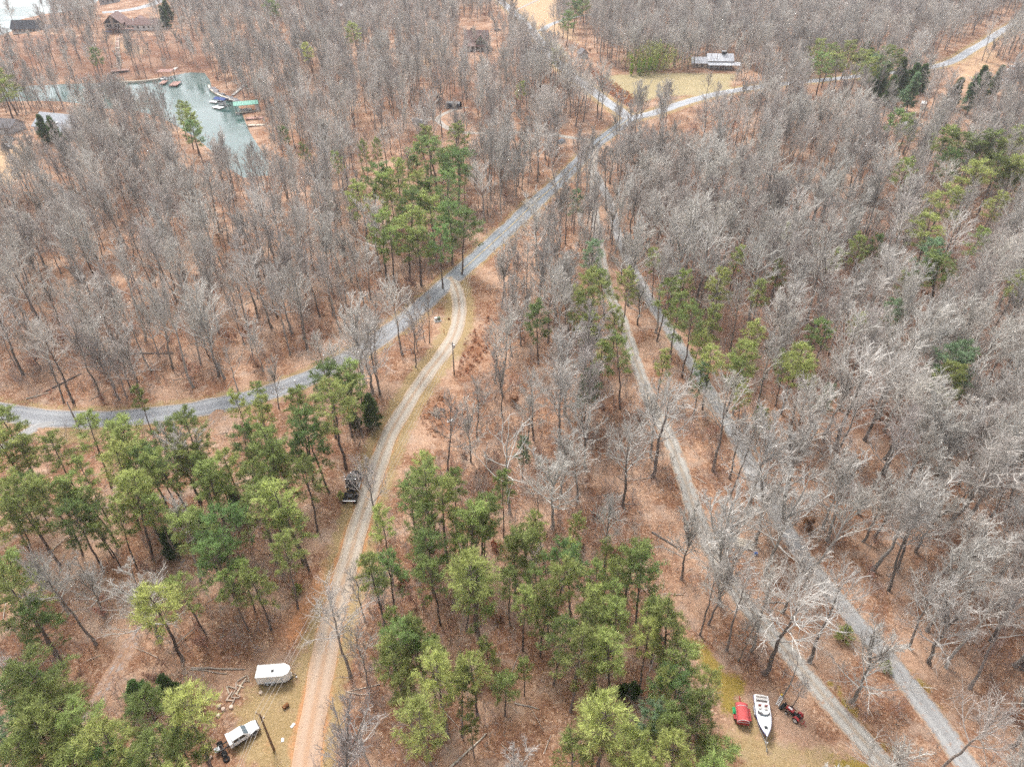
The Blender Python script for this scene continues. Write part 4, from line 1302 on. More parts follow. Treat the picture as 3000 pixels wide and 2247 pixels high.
def mass(name, label, cat, coll, pts, rot, scl, pick):
    me = bpy.data.meshes.new(name)
    me.vertices.add(len(pts)); me.vertices.foreach_set('co', np.asarray(pts, np.float32).ravel())
    a = me.attributes.new('turn', 'FLOAT_VECTOR', 'POINT'); a.data.foreach_set('vector', np.asarray(rot, np.float32).ravel())
    a = me.attributes.new('size', 'FLOAT_VECTOR', 'POINT'); a.data.foreach_set('vector', np.asarray(scl, np.float32).ravel())
    a = me.attributes.new('pick', 'INT', 'POINT'); a.data.foreach_set('value', np.asarray(pick, np.int32))
    o = link(name, me)
    ng = bpy.data.node_groups.new(name, 'GeometryNodeTree')
    ng.interface.new_socket('Geometry', in_out='INPUT', socket_type='NodeSocketGeometry')
    ng.interface.new_socket('Geometry', in_out='OUTPUT', socket_type='NodeSocketGeometry')
    N_ = ng.nodes; Lk = ng.links
    gi = N_.new('NodeGroupInput'); go = N_.new('NodeGroupOutput')
    ci = N_.new('GeometryNodeCollectionInfo'); ci.inputs['Collection'].default_value = coll
    ci.inputs['Separate Children'].default_value = True; ci.inputs['Reset Children'].default_value = True
    ip = N_.new('GeometryNodeInstanceOnPoints'); ip.inputs['Pick Instance'].default_value = True

    def na(nm, ty):
        n = N_.new('GeometryNodeInputNamedAttribute'); n.data_type = ty; n.inputs[0].default_value = nm
        return n.outputs[0]
    e2r = N_.new('FunctionNodeEulerToRotation')
    Lk.new(na('turn', 'FLOAT_VECTOR'), e2r.inputs[0])
    Lk.new(gi.outputs[0], ip.inputs['Points']); Lk.new(ci.outputs[0], ip.inputs['Instance'])
    Lk.new(na('pick', 'INT'), ip.inputs['Instance Index']); Lk.new(e2r.outputs[0], ip.inputs['Rotation']); Lk.new(na('size', 'FLOAT_VECTOR'), ip.inputs['Scale'])
    Lk.new(ip.outputs[0], go.inputs[0])
    md = o.modifiers.new('scatter', 'NODES'); md.node_group = ng
    return tag(o, label, cat, kind='stuff')


cb = proto_collection('bare_kind', [(p[0], p[1]) for p in BARE_P])
names = {id(p): i for i, p in enumerate(BARE_P)}
mass('distant_woods', 'deep mass of bare grey woods beyond the nearer trees', 'woods', cb,
     [(t['x'], t['y'], t['z'] - .05) for t in mass_bare], [(t['lean'][1], t['lean'][0], t['rz']) for t in mass_bare],
     [(t['s'], t['s'], t['sz']) for t in mass_bare], [names.get(id(t['pro']), 0) for t in mass_bare])

# undergrowth: saplings, brush, young beeches that keep their leaves
bp_ = []
for i in range(6):
    w, _ = brush_patch(200 + i, n=13 + i % 4, size=2.6, hh=(1.0, 3.2 + 0.5 * (i % 3)))
    bp_.append((raw_mesh('brush', *w, ('twig_brush', 'twig', 'twig_brush', 'twig_mauve', 'twig_pale', 'twig_brush')[i]),))
w, _ = brush_patch(220, n=4, size=2.5, hh=(4.5, 8.0)); bp_.append((raw_mesh('brush', *w, 'twig'),))
w, _ = brush_patch(221, n=4, size=2.5, hh=(4.0, 7.0)); bp_.append((raw_mesh('brush', *w, 'twig_mauve'),))
w, lv = brush_patch(230, n=3, size=1.0, hh=(1.6, 3.4), leaf=True); bp_.append((raw_mesh('brush', *w, 'twig_brush'), leaf_mesh('leaves', lv, 'leaf_tan')))
w, lv = brush_patch(231, n=4, size=0.8, hh=(0.8, 1.8), leaf=True); bp_.append((raw_mesh('brush', *w, 'twig_brush'), leaf_mesh('leaves', lv, 'leaf_rust')))
cu = proto_collection('brush_kind', bp_)
U1, urng = scatter(2.9, 38, 230, 91, 1.2, thin=False)
U2, _ = scatter(4.0, 230, 430, 92, 2.0, thin=False)
U3, _ = scatter(7.0, 430, 700, 93, 3.0, thin=False)
U = np.vstack([U1, U2, U3])
patchy = np.sin(U[:, 0] * .11 + 1) * np.sin(U[:, 1] * .09 + .5) + np.sin(U[:, 0] * .043 - U[:, 1] * .05)
keep = urng.random(len(U)) < np.clip(np.where(U[:, 0] > -25, 0.72, 0.42) + 0.36 * patchy, 0.06, 1)
U = U[keep]
pk = urng.choice(10, len(U), p=[.15, .13, .14, .10, .08, .12, .10, .10, .06, .02])
us = urng.uniform(0.6, 1.25, (len(U), 1)) * np.ones(3)
mass('undergrowth', 'thin grey-brown saplings and brush under the bare trees', 'undergrowth', cu, np.column_stack([U, hgt(U)]),
     np.column_stack([np.zeros((len(U), 2)), urng.uniform(0, 6.28, len(U))]), us, pk)

# dead branches and sticks on the forest floor, too many to count
D1, drng = scatter(3.4, 40, 240, 131, 0.8, thin=False)
D1 = D1[drng.random(len(D1)) < .5]
ang = drng.uniform(0, 6.28, len(D1)); ll = drng.gamma(2.0, .9, len(D1)) + .5; rr_ = .02 + .016 * ll * drng.random(len(D1))
z0 = hgt(D1) + rr_ * .8; e = D1 + np.stack([np.cos(ang), np.sin(ang)], -1) * ll[:, None]
A_ = np.column_stack([D1, z0]); B_ = np.column_stack([e, hgt(e) + rr_ + .12 * drng.random(len(D1))])
Mi = (A_ + B_) / 2 + drng.normal(0, .06, A_.shape) * ll[:, None] ** .5; Mi[:, 2] = (A_[:, 2] + B_[:, 2]) / 2 + .05
v_, f_ = join([frusta(A_, Mi, rr_, rr_ * .85, 5), frusta(Mi, B_, rr_ * .85, rr_ * .5, 5)])
tag(link('fallen_branches', raw_mesh('fallen_branches', v_, f_, 'dead_wood')), 'grey dead branches strewn over the forest floor', 'branches', kind='stuff')
# ------------------------------------------------------------------ things: helpers
def pose(pa, pb, za=0.0, zb=0.0):
    """base point of pa, heading and distance from pixel a to pixel b (heights above ground za, zb)"""
    def pt(p, z):
        g = G(*p)[0]
        if z:
            for _ in range(4):
                q = at_z(np.array([p[0]]), np.array([p[1]]), np.array([g[2] + z]))[0]
                g = np.array([q[0], q[1], hgt(q[None])[0]])
        return g
    a, b = pt(pa, za), pt(pb, zb)
    d = b - a
    return Vector(a), math.atan2(d[1], d[0]), float(np.hypot(d[0], d[1])), Vector((a + b) / 2)


def wheel(parent, x, y, r, w, rim='galvanised', dual=False):
    """tyre lying across y, with a rim; the tyre is the part, the rim its sub-part"""
    offs = (-w * .55, w * .55) if dual else (0,)
    out = None
    mb = MB()
    for o in offs:
        prof = [(-.5, .62), (-.5, .88), (-.38, 1), (.38, 1), (.5, .88), (.5, .62)]
        rings = [[(x + math.cos(a) * q * r, y + o + p * w, r + math.sin(a) * q * r) for p, q in prof] for a in [2 * math.pi * k / 20 for k in range(21)]]
        mb.loft(rings, close=True, cap=False)
    out = mb.build('wheel', 'rubber', parent, smooth=True)
    m2 = MB()
    for o in offs:
        n = 16
        for s in (-1, 1):
            c = (x, y + o + s * w * .30, r)
            m2.add([c] + [(x + math.cos(2 * math.pi * k / n) * r * .64, y + o + s * w * .42, r + math.sin(2 * math.pi * k / n) * r * .64) for k in range(n)],
                   [((0, 1 + k, 1 + (k + 1) % n) if s < 0 else (0, 1 + (k + 1) % n, 1 + k)) for k in range(n)])
            m2.tube([(x, y + o + s * w * .25, r), (x, y + o + s * w * .46, r)], r * .2, 8)
    m2.build('rim', rim, out)
    return out


def loft_body(secs, half):
    """secs: list of (x, [(y_fraction, z)...]) rings mirrored about y"""
    rings = []
    for x, prof in secs:
        rings.append([(x, y * half, z) for y, z in prof] + [(x, -y * half, z) for y, z in reversed(prof)])
    return rings


# ------------------------------------------------------------------ black tractor unit beside the dirt drive
a, rz, L_, mid = pose((1024, 1484), (1046, 1390))
t = thing('semi_truck', 'black semi truck tractor unit without trailer parked beside the dirt drive', 'truck', mid, rz)
LT = 7.4; x0 = -LT / 2
mb = MB()
for s in (-1, 1): mb.box((0.0, s * .43, .82), (LT - .3, .10, .26))
for x in (x0 + .3, x0 + 1.0, x0 + 1.9, x0 + 2.7, x0 + 3.6): mb.box((x, 0, .82), (.10, .76, .18))
mb.build('chassis', 'black_metal', t)
hood = loft_body([(1.35, [(0, 1.05), (.62, 1.05), (.66, 1.75), (.52, 1.98), (0, 2.02)]), (2.6, [(0, .95), (.58, .95), (.6, 1.62), (.47, 1.82), (0, 1.86)]), (3.45, [(0, .85), (.5, .85), (.52, 1.5), (.42, 1.68), (0, 1.72)]), (3.6, [(0, .9), (.42, .9), (.44, 1.4), (.34, 1.5), (0, 1.54)])], 1.25)
MB().loft(hood).build('hood', 'black_paint', t, bevel=.03)
cab = loft_body([(-.45, [(0, 1.0), (.86, 1.0), (.9, 2.1), (.82, 2.9), (.6, 3.02), (0, 3.06)]), (.75, [(0, 1.0), (.86, 1.0), (.9, 2.0), (.8, 2.88), (.6, 2.98), (0, 3.02)]), (1.4, [(0, 1.0), (.84, 1.0), (.86, 1.95), (.78, 2.0), (.6, 2.02), (0, 2.04)])], 1.25)
c = MB().loft(cab).build('cab', 'black_paint', t, bevel=.04)
MB().add([(1.36, -.88, 2.10), (1.36, .88, 2.10), (.90, .80, 2.82), (.90, -.80, 2.82)], [(0, 1, 2, 3)]).add([(1.40, -.88, 2.13), (1.40, .88, 2.13), (.94, .80, 2.85), (.94, -.80, 2.85)], [(0, 1, 2, 3)]).build('windshield', 'dark_glass', t)
MB().box((.72, 0, 3.10), (.5, 1.7, .06)).build('sun_visor', 'black_paint', t)
for s in (-1, 1):
    d = MB().box((.42, s * 1.115, 1.65), (.95, .04, 1.1)).build('door', 'black_paint', t)
    MB().box((.5, s * 1.128, 2.35), (.75, .03, .5)).build('side_window', 'dark_glass', d)
    MB().tube([(-.62, s * .92, 1.0), (-.62, s * .92, 3.45)], .085, 10).build('exhaust_stack', 'chrome', t)
    MB().tube([(.95, s * 1.2, 2.0), (.95, s * 1.5, 2.05), (.95, s * 1.5, 2.6)], .03, 6).box((.95, s * 1.5, 2.4), (.08, .22, .45)).build('mirror', 'chrome', t)
    MB().tube([(-.3, s * .98, .72), (1.15, s * .98, .72)], .30, 14).build('fuel_tank', 'chrome', t)
    MB().box((.45, s * 1.12, 1.02), (1.6, .30, .05)).build('step', 'white_worn', t)
    fn = [(2.05, .62), (2.2, 1.12), (2.6, 1.28), (3.1, 1.22), (3.5, .95), (3.58, .7), (3.4, .72), (3.1, 1.06), (2.62, 1.14), (2.3, 1.02), (2.15, .62)]
    MB().prism(fn, s * .72, s * 1.22).build('front_fender', 'black_paint', t)
    MB().box((3.52, s * .78, 1.0), (.10, .26, .2)).build('headlight', 'lamp_clear', t)
MB().box((-.48, 0, 2.35), (.04, 1.5, .5)).build('rear_window', 'dark_glass', t)
mb = MB()
for s in (-1, 1): mb.box((-.85, s * .86, 2.0), (.10, .08, 2.0))
mb.box((-.85, 0, 2.98), (.10, 1.8, .08)).box((-.85, 0, 2.3), (.06, 1.72, .9)).build('headache_rack', 'black_metal', t)
MB().box((-1.15, 0, 1.05), (.5, 1.7, .10)).build('deck_plate', 'black_metal', t)
fw = [(math.cos(k * .35) * .5, math.sin(k * .35) * .45) for k in range(18)]
MB().prism([(x - 2.35, y) for x, y in fw], 1.0, 1.1, 'z').build('fifth_wheel', 'black_metal', t)
MB().box((3.66, 0, .72), (.16, 2.3, .38)).build('front_bumper', 'chrome', t)
MB().box((x0 + .05, 0, .88), (.12, 2.35, .22)).build('rear_bumper', 'galvanised', t)
for s in (-1, 1):
    MB().box((x0 - .02, s * .95, .62), (.05, .5, .4)).build('mud_flap', 'rubber', t)
    MB().box((x0 - .03, s * .75, .9), (.04, .22, .10)).build('tail_light', 'lamp_red', t)
    wheel(t, 2.8, s * 1.02, .52, .28, 'chrome')
    for x in (-1.75, -3.02): wheel(t, x, s * .93, .52, .28, 'chrome', dual=True)

# ------------------------------------------------------------------ white cab-chassis pickup
a, rz, L_, mid = pose((634, 2208), (757, 2130))
t = thing('pickup_truck', 'white crew cab pickup truck with bare black rear frame beside the pines', 'truck', mid, rz)
LT = 6.7; t.scale = (.87, .87, .87)
mb = MB()
for s in (-1, 1): mb.box((-.3, s * .42, .72), (LT - 1.0, .09, .2))
for x in (-3.1, -2.2, -1.5, -.8): mb.box((x, 0, .72), (.09, .78, .14))
mb.build('chassis', 'black_metal', t)
body = loft_body([(-.75, [(0, .62), (.94, .62), (1.0, 1.0), (.97, 1.30), (0, 1.32)]), (1.6, [(0, .6), (.94, .6), (1.0, 1.0), (.96, 1.30), (0, 1.34)]), (2.9, [(0, .6), (.92, .6), (.97, .95), (.9, 1.20), (.5, 1.26), (0, 1.28)]), (3.25, [(0, .62), (.8, .62), (.84, .9), (.76, 1.08), (0, 1.14)])], 1.0)
MB().loft(body).build('body', 'white_paint', t, bevel=.05)
cabr = loft_body([(-.72, [(0, 1.28), (.94, 1.28), (.80, 1.88), (.6, 1.94), (0, 1.96)]), (.95, [(0, 1.28), (.94, 1.28), (.80, 1.90), (.6, 1.96), (0, 1.98)]), (1.75, [(0, 1.28), (.93, 1.28), (.88, 1.33), (.6, 1.35), (0, 1.36)])], 1.0)
MB().loft(cabr).build('cab', 'white_paint', t, bevel=.04)
MB().add([(1.70, -.80, 1.42), (1.70, .80, 1.42), (1.08, .68, 1.94), (1.08, -.68, 1.94)], [(0, 1, 2, 3)]).build('windshield', 'pale_glass', t)
for s in (-1, 1):
    for xa, xb in ((-.55, .18), (.30, 1.05)):
        d = MB().box(((xa + xb) / 2, s * 1.0, .98), (xb - xa + .06, .03, .62)).build('door', 'white_paint', t)
        MB().add([(xa, s * .935, 1.34), (xb + (.25 if xb > 1 else 0), s * .935, 1.34), (xb, s * .825, 1.82), (xa, s * .825, 1.82)], [(0, 1, 2, 3)]).build('side_window', 'dark_glass', d)
        MB().box((xa + .12, s * 1.025, 1.16), (.14, .03, .03)).build('handle', 'black_metal', d)
    MB().box((1.3, s * 1.13, 1.42), (.10, .20, .16)).build('mirror', 'black_metal', t)
    MB().box((.4, s * 1.02, .52), (1.9, .16, .06)).build('running_board', 'black_metal', t)
    MB().box((3.2, s * .66, .92), (.14, .3, .16)).build('headlight', 'lamp_clear', t)
    wheel(t, 2.35, s * .88, .42, .27)
    wheel(t, -2.35, s * .92, .42, .24, dual=True)
    MB().prism([(1.82, .62), (1.95, .9), (2.35, 1.02), (2.75, .9), (2.88, .62), (2.75, .66), (2.35, .88), (1.95, .66)], s * .90, s * 1.03).build('wheel_arch', 'black_metal', t)
MB().box((3.36, 0, .62), (.16, 1.9, .26)).build('front_bumper', 'black_metal', t)
MB().box((3.27, 0, .92), (.06, .95, .26)).build('grille', 'black_metal', t)
MB().box((-1.02, 0, 1.22), (.46, 2.12, 1.0)).build('toolbox', 'white_paint', t, bevel=.03)
MB().box((-2.95, 0, .90), (.75, .72, .16)).box((-2.95, 0, 1.0), (.5, .5, .06)).build('rear_tank', 'ceramic', t)
MB().tube([(-2.35, -.9, .42), (-2.35, .9, .42)], .10, 8).build('rear_axle', 'black_metal', t)

# ------------------------------------------------------------------ white enclosed trailer
a, rz, L_, mid = pose((756, 2010), (846, 2003))
t = thing('cargo_trailer', 'white enclosed cargo trailer with V nose and tandem wheels by the dirt drive', 'trailer', a, rz)
LB = L_ * .98; WB = 2.15; t.scale = (.9, .9, .9)
y0, y1 = 0.0, WB
plan = [(0, y0), (LB, y0), (LB + .75, y0 + .45), (LB + 1.02, WB / 2), (LB + .75, y1 - .45), (LB, y1), (0, y1)]
MB().prism(plan, .48, 2.32, 'z').build('body', 'white_paint', t, bevel=.03)
grow = lambda e: [(x + (e if x > 0 else -e), y + (e if y > WB / 2 else (-e if y < WB / 2 else 0))) for x, y in plan]
MB().prism(grow(.03), 2.30, 2.38, 'z').build('roof', 'white_worn', t, bevel=.02)
MB().box((LB * .60, WB * .45, 2.44), (.36, .36, .12)).build('roof_vent', 'black_metal', t)
for x in (LB * .2, LB * .4, LB * .62, LB * .82): MB().box((x, WB / 2, 2.388), (.03, WB, .012)).build('roof_seam', 'white_worn', t)
d = MB().box((LB * .84, -.015, 1.42), (.80, .03, 1.55)).build('side_door', 'white_worn', t)
MB().box((LB * .84 + .3, -.04, 1.4), (.04, .03, .2)).build('latch', 'black_metal', d)
fr = MB()
for dx, dz, sx, sz in ((0, .79, .86, .03), (0, -.79, .86, .03), (-.42, 0, .03, 1.6), (.42, 0, .03, 1.6)): fr.box((LB * .84 + dx, -.034, 1.42 + dz), (sx, .012, sz))
fr.build('door_frame', 'steel', d)
MB().prism([(x, y) for x, y in grow(.012)], .48, .58, 'z').build('trim', 'galvanised', t)
for x in (LB * .36, LB * .36 + .82):
    wheel(t, x, -.02, .34, .22, 'white_worn'); wheel(t, x, WB + .02, .34, .22, 'white_worn')
for yy in (-.02, WB + .02):
    MB().prism([(LB * .36 - .5, .5), (LB * .36 - .42, .76), (LB * .36 + 1.24, .76), (LB * .36 + 1.32, .5), (LB * .36 + 1.2, .5), (LB * .36 + 1.14, .70), (LB * .36 - .32, .70), (LB * .36 - .38, .5)], yy - .16, yy + .16).build('fender', 'galvanised', t)
mb = MB()
for s in (-1, 1): mb.tube([(LB + .7, WB / 2 + s * .55, .45), (LB + 1.75, WB / 2, .45)], .05, 6)
mb.build('tongue', 'black_metal', t)
MB().tube([(LB + 1.55, WB / 2, .05), (LB + 1.55, WB / 2, .95)], .045, 8).tube([(LB + 1.55, WB / 2, 0), (LB + 1.55, WB / 2, .07)], .12, 8).build('tongue_jack', 'steel', t)

# ------------------------------------------------------------------ motor boat on its trailer
a, rz, L_, mid = pose((2228, 2046), (2246, 2154), .9, 1.3)
t = thing('motor_boat', 'white cabin motor boat with blue stripe on a trailer, between red trailer and tractor', 'boat', (mid.x, mid.y, hgt(np.array(mid)[None])[0]), rz)
t.scale = (.80, .80, .80)
LBt = 7.3; hb = LBt / 2
def beam(u): return 1.22 * (1 - max(0, (u - .42) / .58) ** 2.3)
us = np.linspace(0, 1, 15)
rings = []
for u in us:
    x = -hb + LBt * u; bw = max(beam(u), .03)
    sheer = 1.55 + .38 * u ** 1.6; keel = .62 + .9 * max(0, (u - .62) / .38) ** 2.2; ch = .95 + .5 * max(0, (u - .5) / .5) ** 2
    rings.append([(x, 0, keel), (x, bw * .82, ch), (x, bw * .97, ch + (sheer - ch) * .55), (x, bw, sheer), (x, 0, sheer + .001), (x, -bw, sheer), (x, -bw * .97, ch + (sheer - ch) * .55), (x, -bw * .82, ch)])
hull = MB().loft(rings).build('hull', 'white_gel', t, smooth=False)
for s in (-1, 1):     # stripe and rub rail a little proud of the hull
    st = MB(); r1 = []; r2 = []
    for u in us:
        x = -hb + LBt * u; bw = max(beam(u), .03); sh = 1.55 + .38 * u ** 1.6
        r1.append([(x, s * (bw + .012), sh - .16), (x, s * (bw - .012), sh - .50)]); r2.append((x, s * (bw + .02), sh - .02))
    st.loft(r1, close=False, cap=False).build('hull_stripe', 'blue_stripe', t)
    MB().tube(r2, .035, 6).build('rub_rail', 'blue_stripe', t)
deck = []
for u in np.linspace(.47, .985, 10):
    x = -hb + LBt * u; bw = beam(u) * .93; sh = 1.55 + .38 * u ** 1.6
    deck.append([(x, bw, sh + .01), (x, bw * .72, sh + .17 * (1 - (u - .47) * 1.2)), (x, 0, sh + .22 * (1 - (u - .47) * 1.2)), (x, -bw * .72, sh + .17 * (1 - (u - .47) * 1.2)), (x, -bw, sh + .01)])
MB().loft(deck, close=False, cap=False).build('foredeck', 'white_gel', t)
hx = -hb + LBt * .80
h = MB().box((hx, 0, 1.97), (.52, .52, .05)).build('deck_hatch', 'dark_glass', t)
MB().box((-1.55, 0, 1.563), (3.5, 1.85, .02)).build('cockpit_floor', 'carpet_grey', t)
cx0, cx1 = -3.45, -.15
for s in (-1, 1): MB().box(((cx0 + cx1) / 2, s * 1.05, 1.66), (cx1 - cx0, .28, .22)).build('gunwale', 'white_gel', t, bevel=.03)
MB().box((-3.52, 0, 1.66), (.28, 2.36, .22)).build('transom', 'white_gel', t, bevel=.03)
MB().box((-3.02, 0, 1.72), (.55, 1.75, .30)).build('rear_bench', 'vinyl', t, bevel=.05)
MB().box((-3.28, 0, 1.98), (.14, 1.75, .34)).build('bench_back', 'vinyl', t, bevel=.04)
for s, m_ in ((-1, 'vinyl'), (1, 'vinyl')):
    ch = MB().box((-1.35, s * .52, 1.78), (.55, .5, .22)).build('seat', m_, t, bevel=.04)
    MB().box((-1.62, s * .52, 2.05), (.12, .5, .42)).build('backrest', 'vinyl_red', ch, bevel=.03)
MB().box((-.62, -.55, 1.78), (.42, .75, .42)).build('dash', 'white_gel', t, bevel=.04)
MB().tube([(-.9 + .0, -.55 + .17 * math.cos(k * .7), 1.95 + .17 * math.sin(k * .7)) for k in range(10)], .02, 5).build('steering_wheel', 'black_metal', t)
ws = [(-.30, -1.02), (.22, -.62), (.34, 0), (.22, .62), (-.30, 1.02)]
for i in range(4):
    (xa, ya), (xb, yb) = ws[i], ws[i + 1]
    MB().add([(xa, ya, 1.78), (xb, yb, 1.80), (xb - .28, yb * .92, 2.22), (xa - .28, ya * .92, 2.16)], [(0, 1, 2, 3)]).build('windshield_pane', 'pale_glass', t)
fr = MB(); fr.tube([(x - .28, y * .92, 2.19) for x, y in ws], .025, 6)
for x, y in ws: fr.tube([(x, y, 1.74), (x - .28, y * .92, 2.19)], .022, 6)
fr.build('windshield_frame', 'chrome', t)
MB().tube([(-2.2, -1.1, 1.75), (-2.35, -1.05, 2.5), (-2.35, 1.05, 2.5), (-2.2, 1.1, 1.75)], .03, 6).tube([(-2.9, -1.1, 1.75), (-2.5, -1.05, 2.45), (-2.5, 1.05, 2.45), (-2.9, 1.1, 1.75)], .03, 6).build('canopy_bows', 'white_worn', t)
for s in (-1, 1):
    MB().tube([(-hb + LBt * u, s * beam(u) * .9, 1.60 + .38 * u ** 1.6 + (.28 if 0 < k < 6 else .04)) for k, u in enumerate(np.linspace(.55, .97, 7))], .018, 5).build('bow_rail', 'chrome', t)
MB().box((-hb - .28, 0, 1.0), (.5, 1.6, .08)).build('swim_platform', 'white_gel', t)
MB().box((-hb - .25, 0, .75), (.35, .3, .75)).tube([(-hb - .3, 0, .42), (-hb - .75, 0, .42)], .08, 8).build('stern_drive', 'black_metal', t)
mb = MB()
for s in (-1, 1): mb.tube([(-hb + .3, s * .85, .5), (1.2, s * .85, .5), (hb + .3, 0, .5), (hb + 1.75, 0, .5)], .055, 6)
for x in (-2.6, -1.0, .8): mb.tube([(x, -.85, .5), (x, .85, .5)], .045, 6)
tr = mb.build('trailer_frame', 'galvanised', t)
for s in (-1, 1):
    MB().box((-.9, s * .55, .68), (4.2, .14, .12)).build('bunk', 'carpet_grey', tr)
    for x in (-1.75, -.95): wheel(t, x, s * 1.12, .33, .2, 'galvanised')
    MB().prism([(-2.25, .5), (-2.15, .78), (-.55, .78), (-.45, .5), (-.55, .5), (-.6, .72), (-2.1, .72), (-2.15, .5)], s * 1.0, s * 1.28).build('fender', 'galvanised', t)
MB().tube([(hb + .95, 0, .5), (hb + .85, 0, 1.45)], .05, 6).box((hb + .8, 0, 1.4), (.2, .2, .2)).build('winch_post', 'galvanised', t)
MB().tube([(hb + 1.45, .1, .02), (hb + 1.45, .1, .85)], .045, 8).tube([(hb + 1.45, .1, 0), (hb + 1.45, .1, .05)], .11, 8).build('tongue_jack', 'steel', t)

# ------------------------------------------------------------------ red covered trailer
a, rz, L_, mid = pose((2176, 2124), (2169, 2066), .35, .35)
t = thing('covered_trailer', 'red two-wheeled farm trailer with rounded red cover beside the white boat', 'trailer', (mid.x, mid.y, hgt(np.array(mid)[None])[0]), rz)
LT = 3.1; wd_ = 1.75; t.scale = (.9, .9, .9)
MB().box((0, 0, .82), (LT, wd_, .62), taper=(1.0, 1.06)).build('box_body', 'red_paint', t, bevel=.03)
arc = [(math.cos(k * math.pi / 10) * wd_ * .50, 1.13 + math.sin(k * math.pi / 10) * .62) for k in range(11)]
rg = []
for x, s in ((-LT / 2 + .02, 1), (LT / 2 - .75, 1), (LT / 2 - .35, .9), (LT / 2 - .08, .68), (LT / 2, .4)):
    rg.append([(x, y * (s * .4 + .6), 1.13 + (z - 1.13) * s) for y, z in arc])
MB().loft(rg, close=True).build('cover', 'red_cover', t, smooth=False)
for x in (LT / 2 - .72, -LT / 2 + .06):
    MB().tube([(x, y * 1.012, 1.13 + (z - 1.13) * 1.02 + .01) for y, z in arc], .03, 6).build('cover_rib', 'white_worn', t)
MB().box((-LT / 2 - .02, 0, .84), (.05, wd_ * .98, .58)).build('tailgate', 'red_paint', t)
for x in (-.5, 0.0, .5): MB().box((-LT / 2 - .05, x, .84), (.03, .06, .56)).build('tailgate_rib', 'red_paint', t)
MB().box((-LT / 2 - .01, 0, 1.2), (.05, wd_ * .95, .08)).build('bumper_bar', 'white_worn', t)
for s in (-1, 1):
    MB().box((0, s * (wd_ / 2 + .20), .82), (1.9, .42, .06)).box((0, s * (wd_ / 2 + .40), .74), (1.9, .04, .18)).build('fender', 'red_paint', t)
    for x in (-.45, .42): wheel(t, x, s * (wd_ / 2 + .2), .34, .22, 'white_worn')
MB().box((LT / 2 + .7, 0, .55), (1.5, .12, .12)).build('drawbar', 'red_paint', t)
MB().tube([(LT / 2 + 1.3, 0, 0), (LT / 2 + 1.3, 0, .6)], .05, 8).build('stand', 'steel', t)
g = t.matrix_world
cr = math.cos(rz); sr = math.sin(rz)
def off(o, x, y, z): return (o.location[0] + x * cr - y * sr, o.location[1] + x * sr + y * cr, o.location[2] + z)
rngt = np.random.default_rng(9)
n = 9
V = []; F = []
for i in range(n):
    for j in range(n):
        u, v = i / (n - 1) - .5, j / (n - 1) - .5
        r = math.hypot(u, v)
        V.append((u * .95, v * .55, max(.015, .18 * (1 - 2.2 * r * r)) + .06 * rngt.random()))
F = [(i * n + j, i * n + j + 1, (i + 1) * n + j + 1, (i + 1) * n + j) for i in range(n - 1) for j in range(n - 1)]
tp_ = MB().add(V, F).build('crumpled_tarp', 'green_tarp', None, smooth=False)
tp_.location = off(t, .3, (wd_ / 2 + .22) * .9, .775); tp_.rotation_euler = (0, 0, rz)
tag(tp_, 'crumpled bright green tarp lying on the red trailer fender', 'tarp')

# ------------------------------------------------------------------ small red tractor with loader
a, rz, L_, mid = pose((2346, 2112), (2302, 2074), .3, .3)
t = thing('farm_tractor', 'small red tractor with black loader bucket under the bare tree', 'tractor', (mid.x, mid.y, hgt(np.array(mid)[None])[0]), rz)
t.scale = (.88, .88, .88)
hd = loft_body([(.05, [(0, .7), (.5, .7), (.52, 1.12), (.4, 1.24), (0, 1.28)]), (1.15, [(0, .62), (.44, .62), (.46, 1.0), (.34, 1.12), (0, 1.16)]), (1.3, [(0, .62), (.4, .62), (.4, .9), (.3, .98), (0, 1.0)])], .62)
MB().loft(hd).build('hood', 'red_paint', t, bevel=.03)
MB().box((.72, 0, 1.215), (.62, .26, .03), ry=.10).build('hood_panel', 'white_worn', t)
MB().box((-.35, 0, .62), (1.7, .42, .42)).build('chassis', 'black_metal', t)
for s in (-1, 1):
    MB().prism([(-1.25, .75), (-1.15, 1.08), (-.8, 1.2), (-.45, 1.1), (-.3, .85), (-.36, .85), (-.5, 1.04), (-.8, 1.13), (-1.1, 1.02), (-1.19, .75)], s * .38, s * .78).build('fender', 'red_paint', t)
    wheel(t, -.78, s * .66, .52, .32, 'white_worn'); wheel(t, .85, s * .56, .33, .22, 'white_worn')
    MB().tube([(-.05, s * .46, 1.0), (.75, s * .48, 1.12), (1.55, s * .48, .55), (1.72, s * .48, .3)], .055, 6).build('loader_arm', 'black_metal', t)
    MB().tube([(.1, s * .48, .6), (1.1, s * .48, .85)], .035, 6).build('ram', 'chrome', t)
MB().prism([(1.6, .08), (2.1, .04), (2.14, .10), (1.76, .16), (1.72, .5), (1.9, .62), (1.84, .66), (1.6, .56)], -.72, .72).build('bucket', 'black_metal', t)
st = MB().box((-.7, 0, .98), (.42, .46, .12)).build('seat', 'black_metal', t, bevel=.03)
MB().box((-.92, 0, 1.2), (.10, .44, .36)).build('backrest', 'black_metal', st, bevel=.03)
MB().tube([(-.22 + .05 * math.cos(k * .7), .19 * math.sin(k * .7), 1.35 + .17 * math.cos(k * .7) * .6) for k in range(10)], .02, 5).tube([(-.12, 0, 1.1), (-.22, 0, 1.35)], .025, 5).build('steering_wheel', 'black_metal', t)
MB().tube([(-1.15, -.4, .8), (-1.15, -.4, 1.85), (-1.15, .4, 1.85), (-1.15, .4, .8)], .035, 6).build('roll_bar', 'red_paint', t)
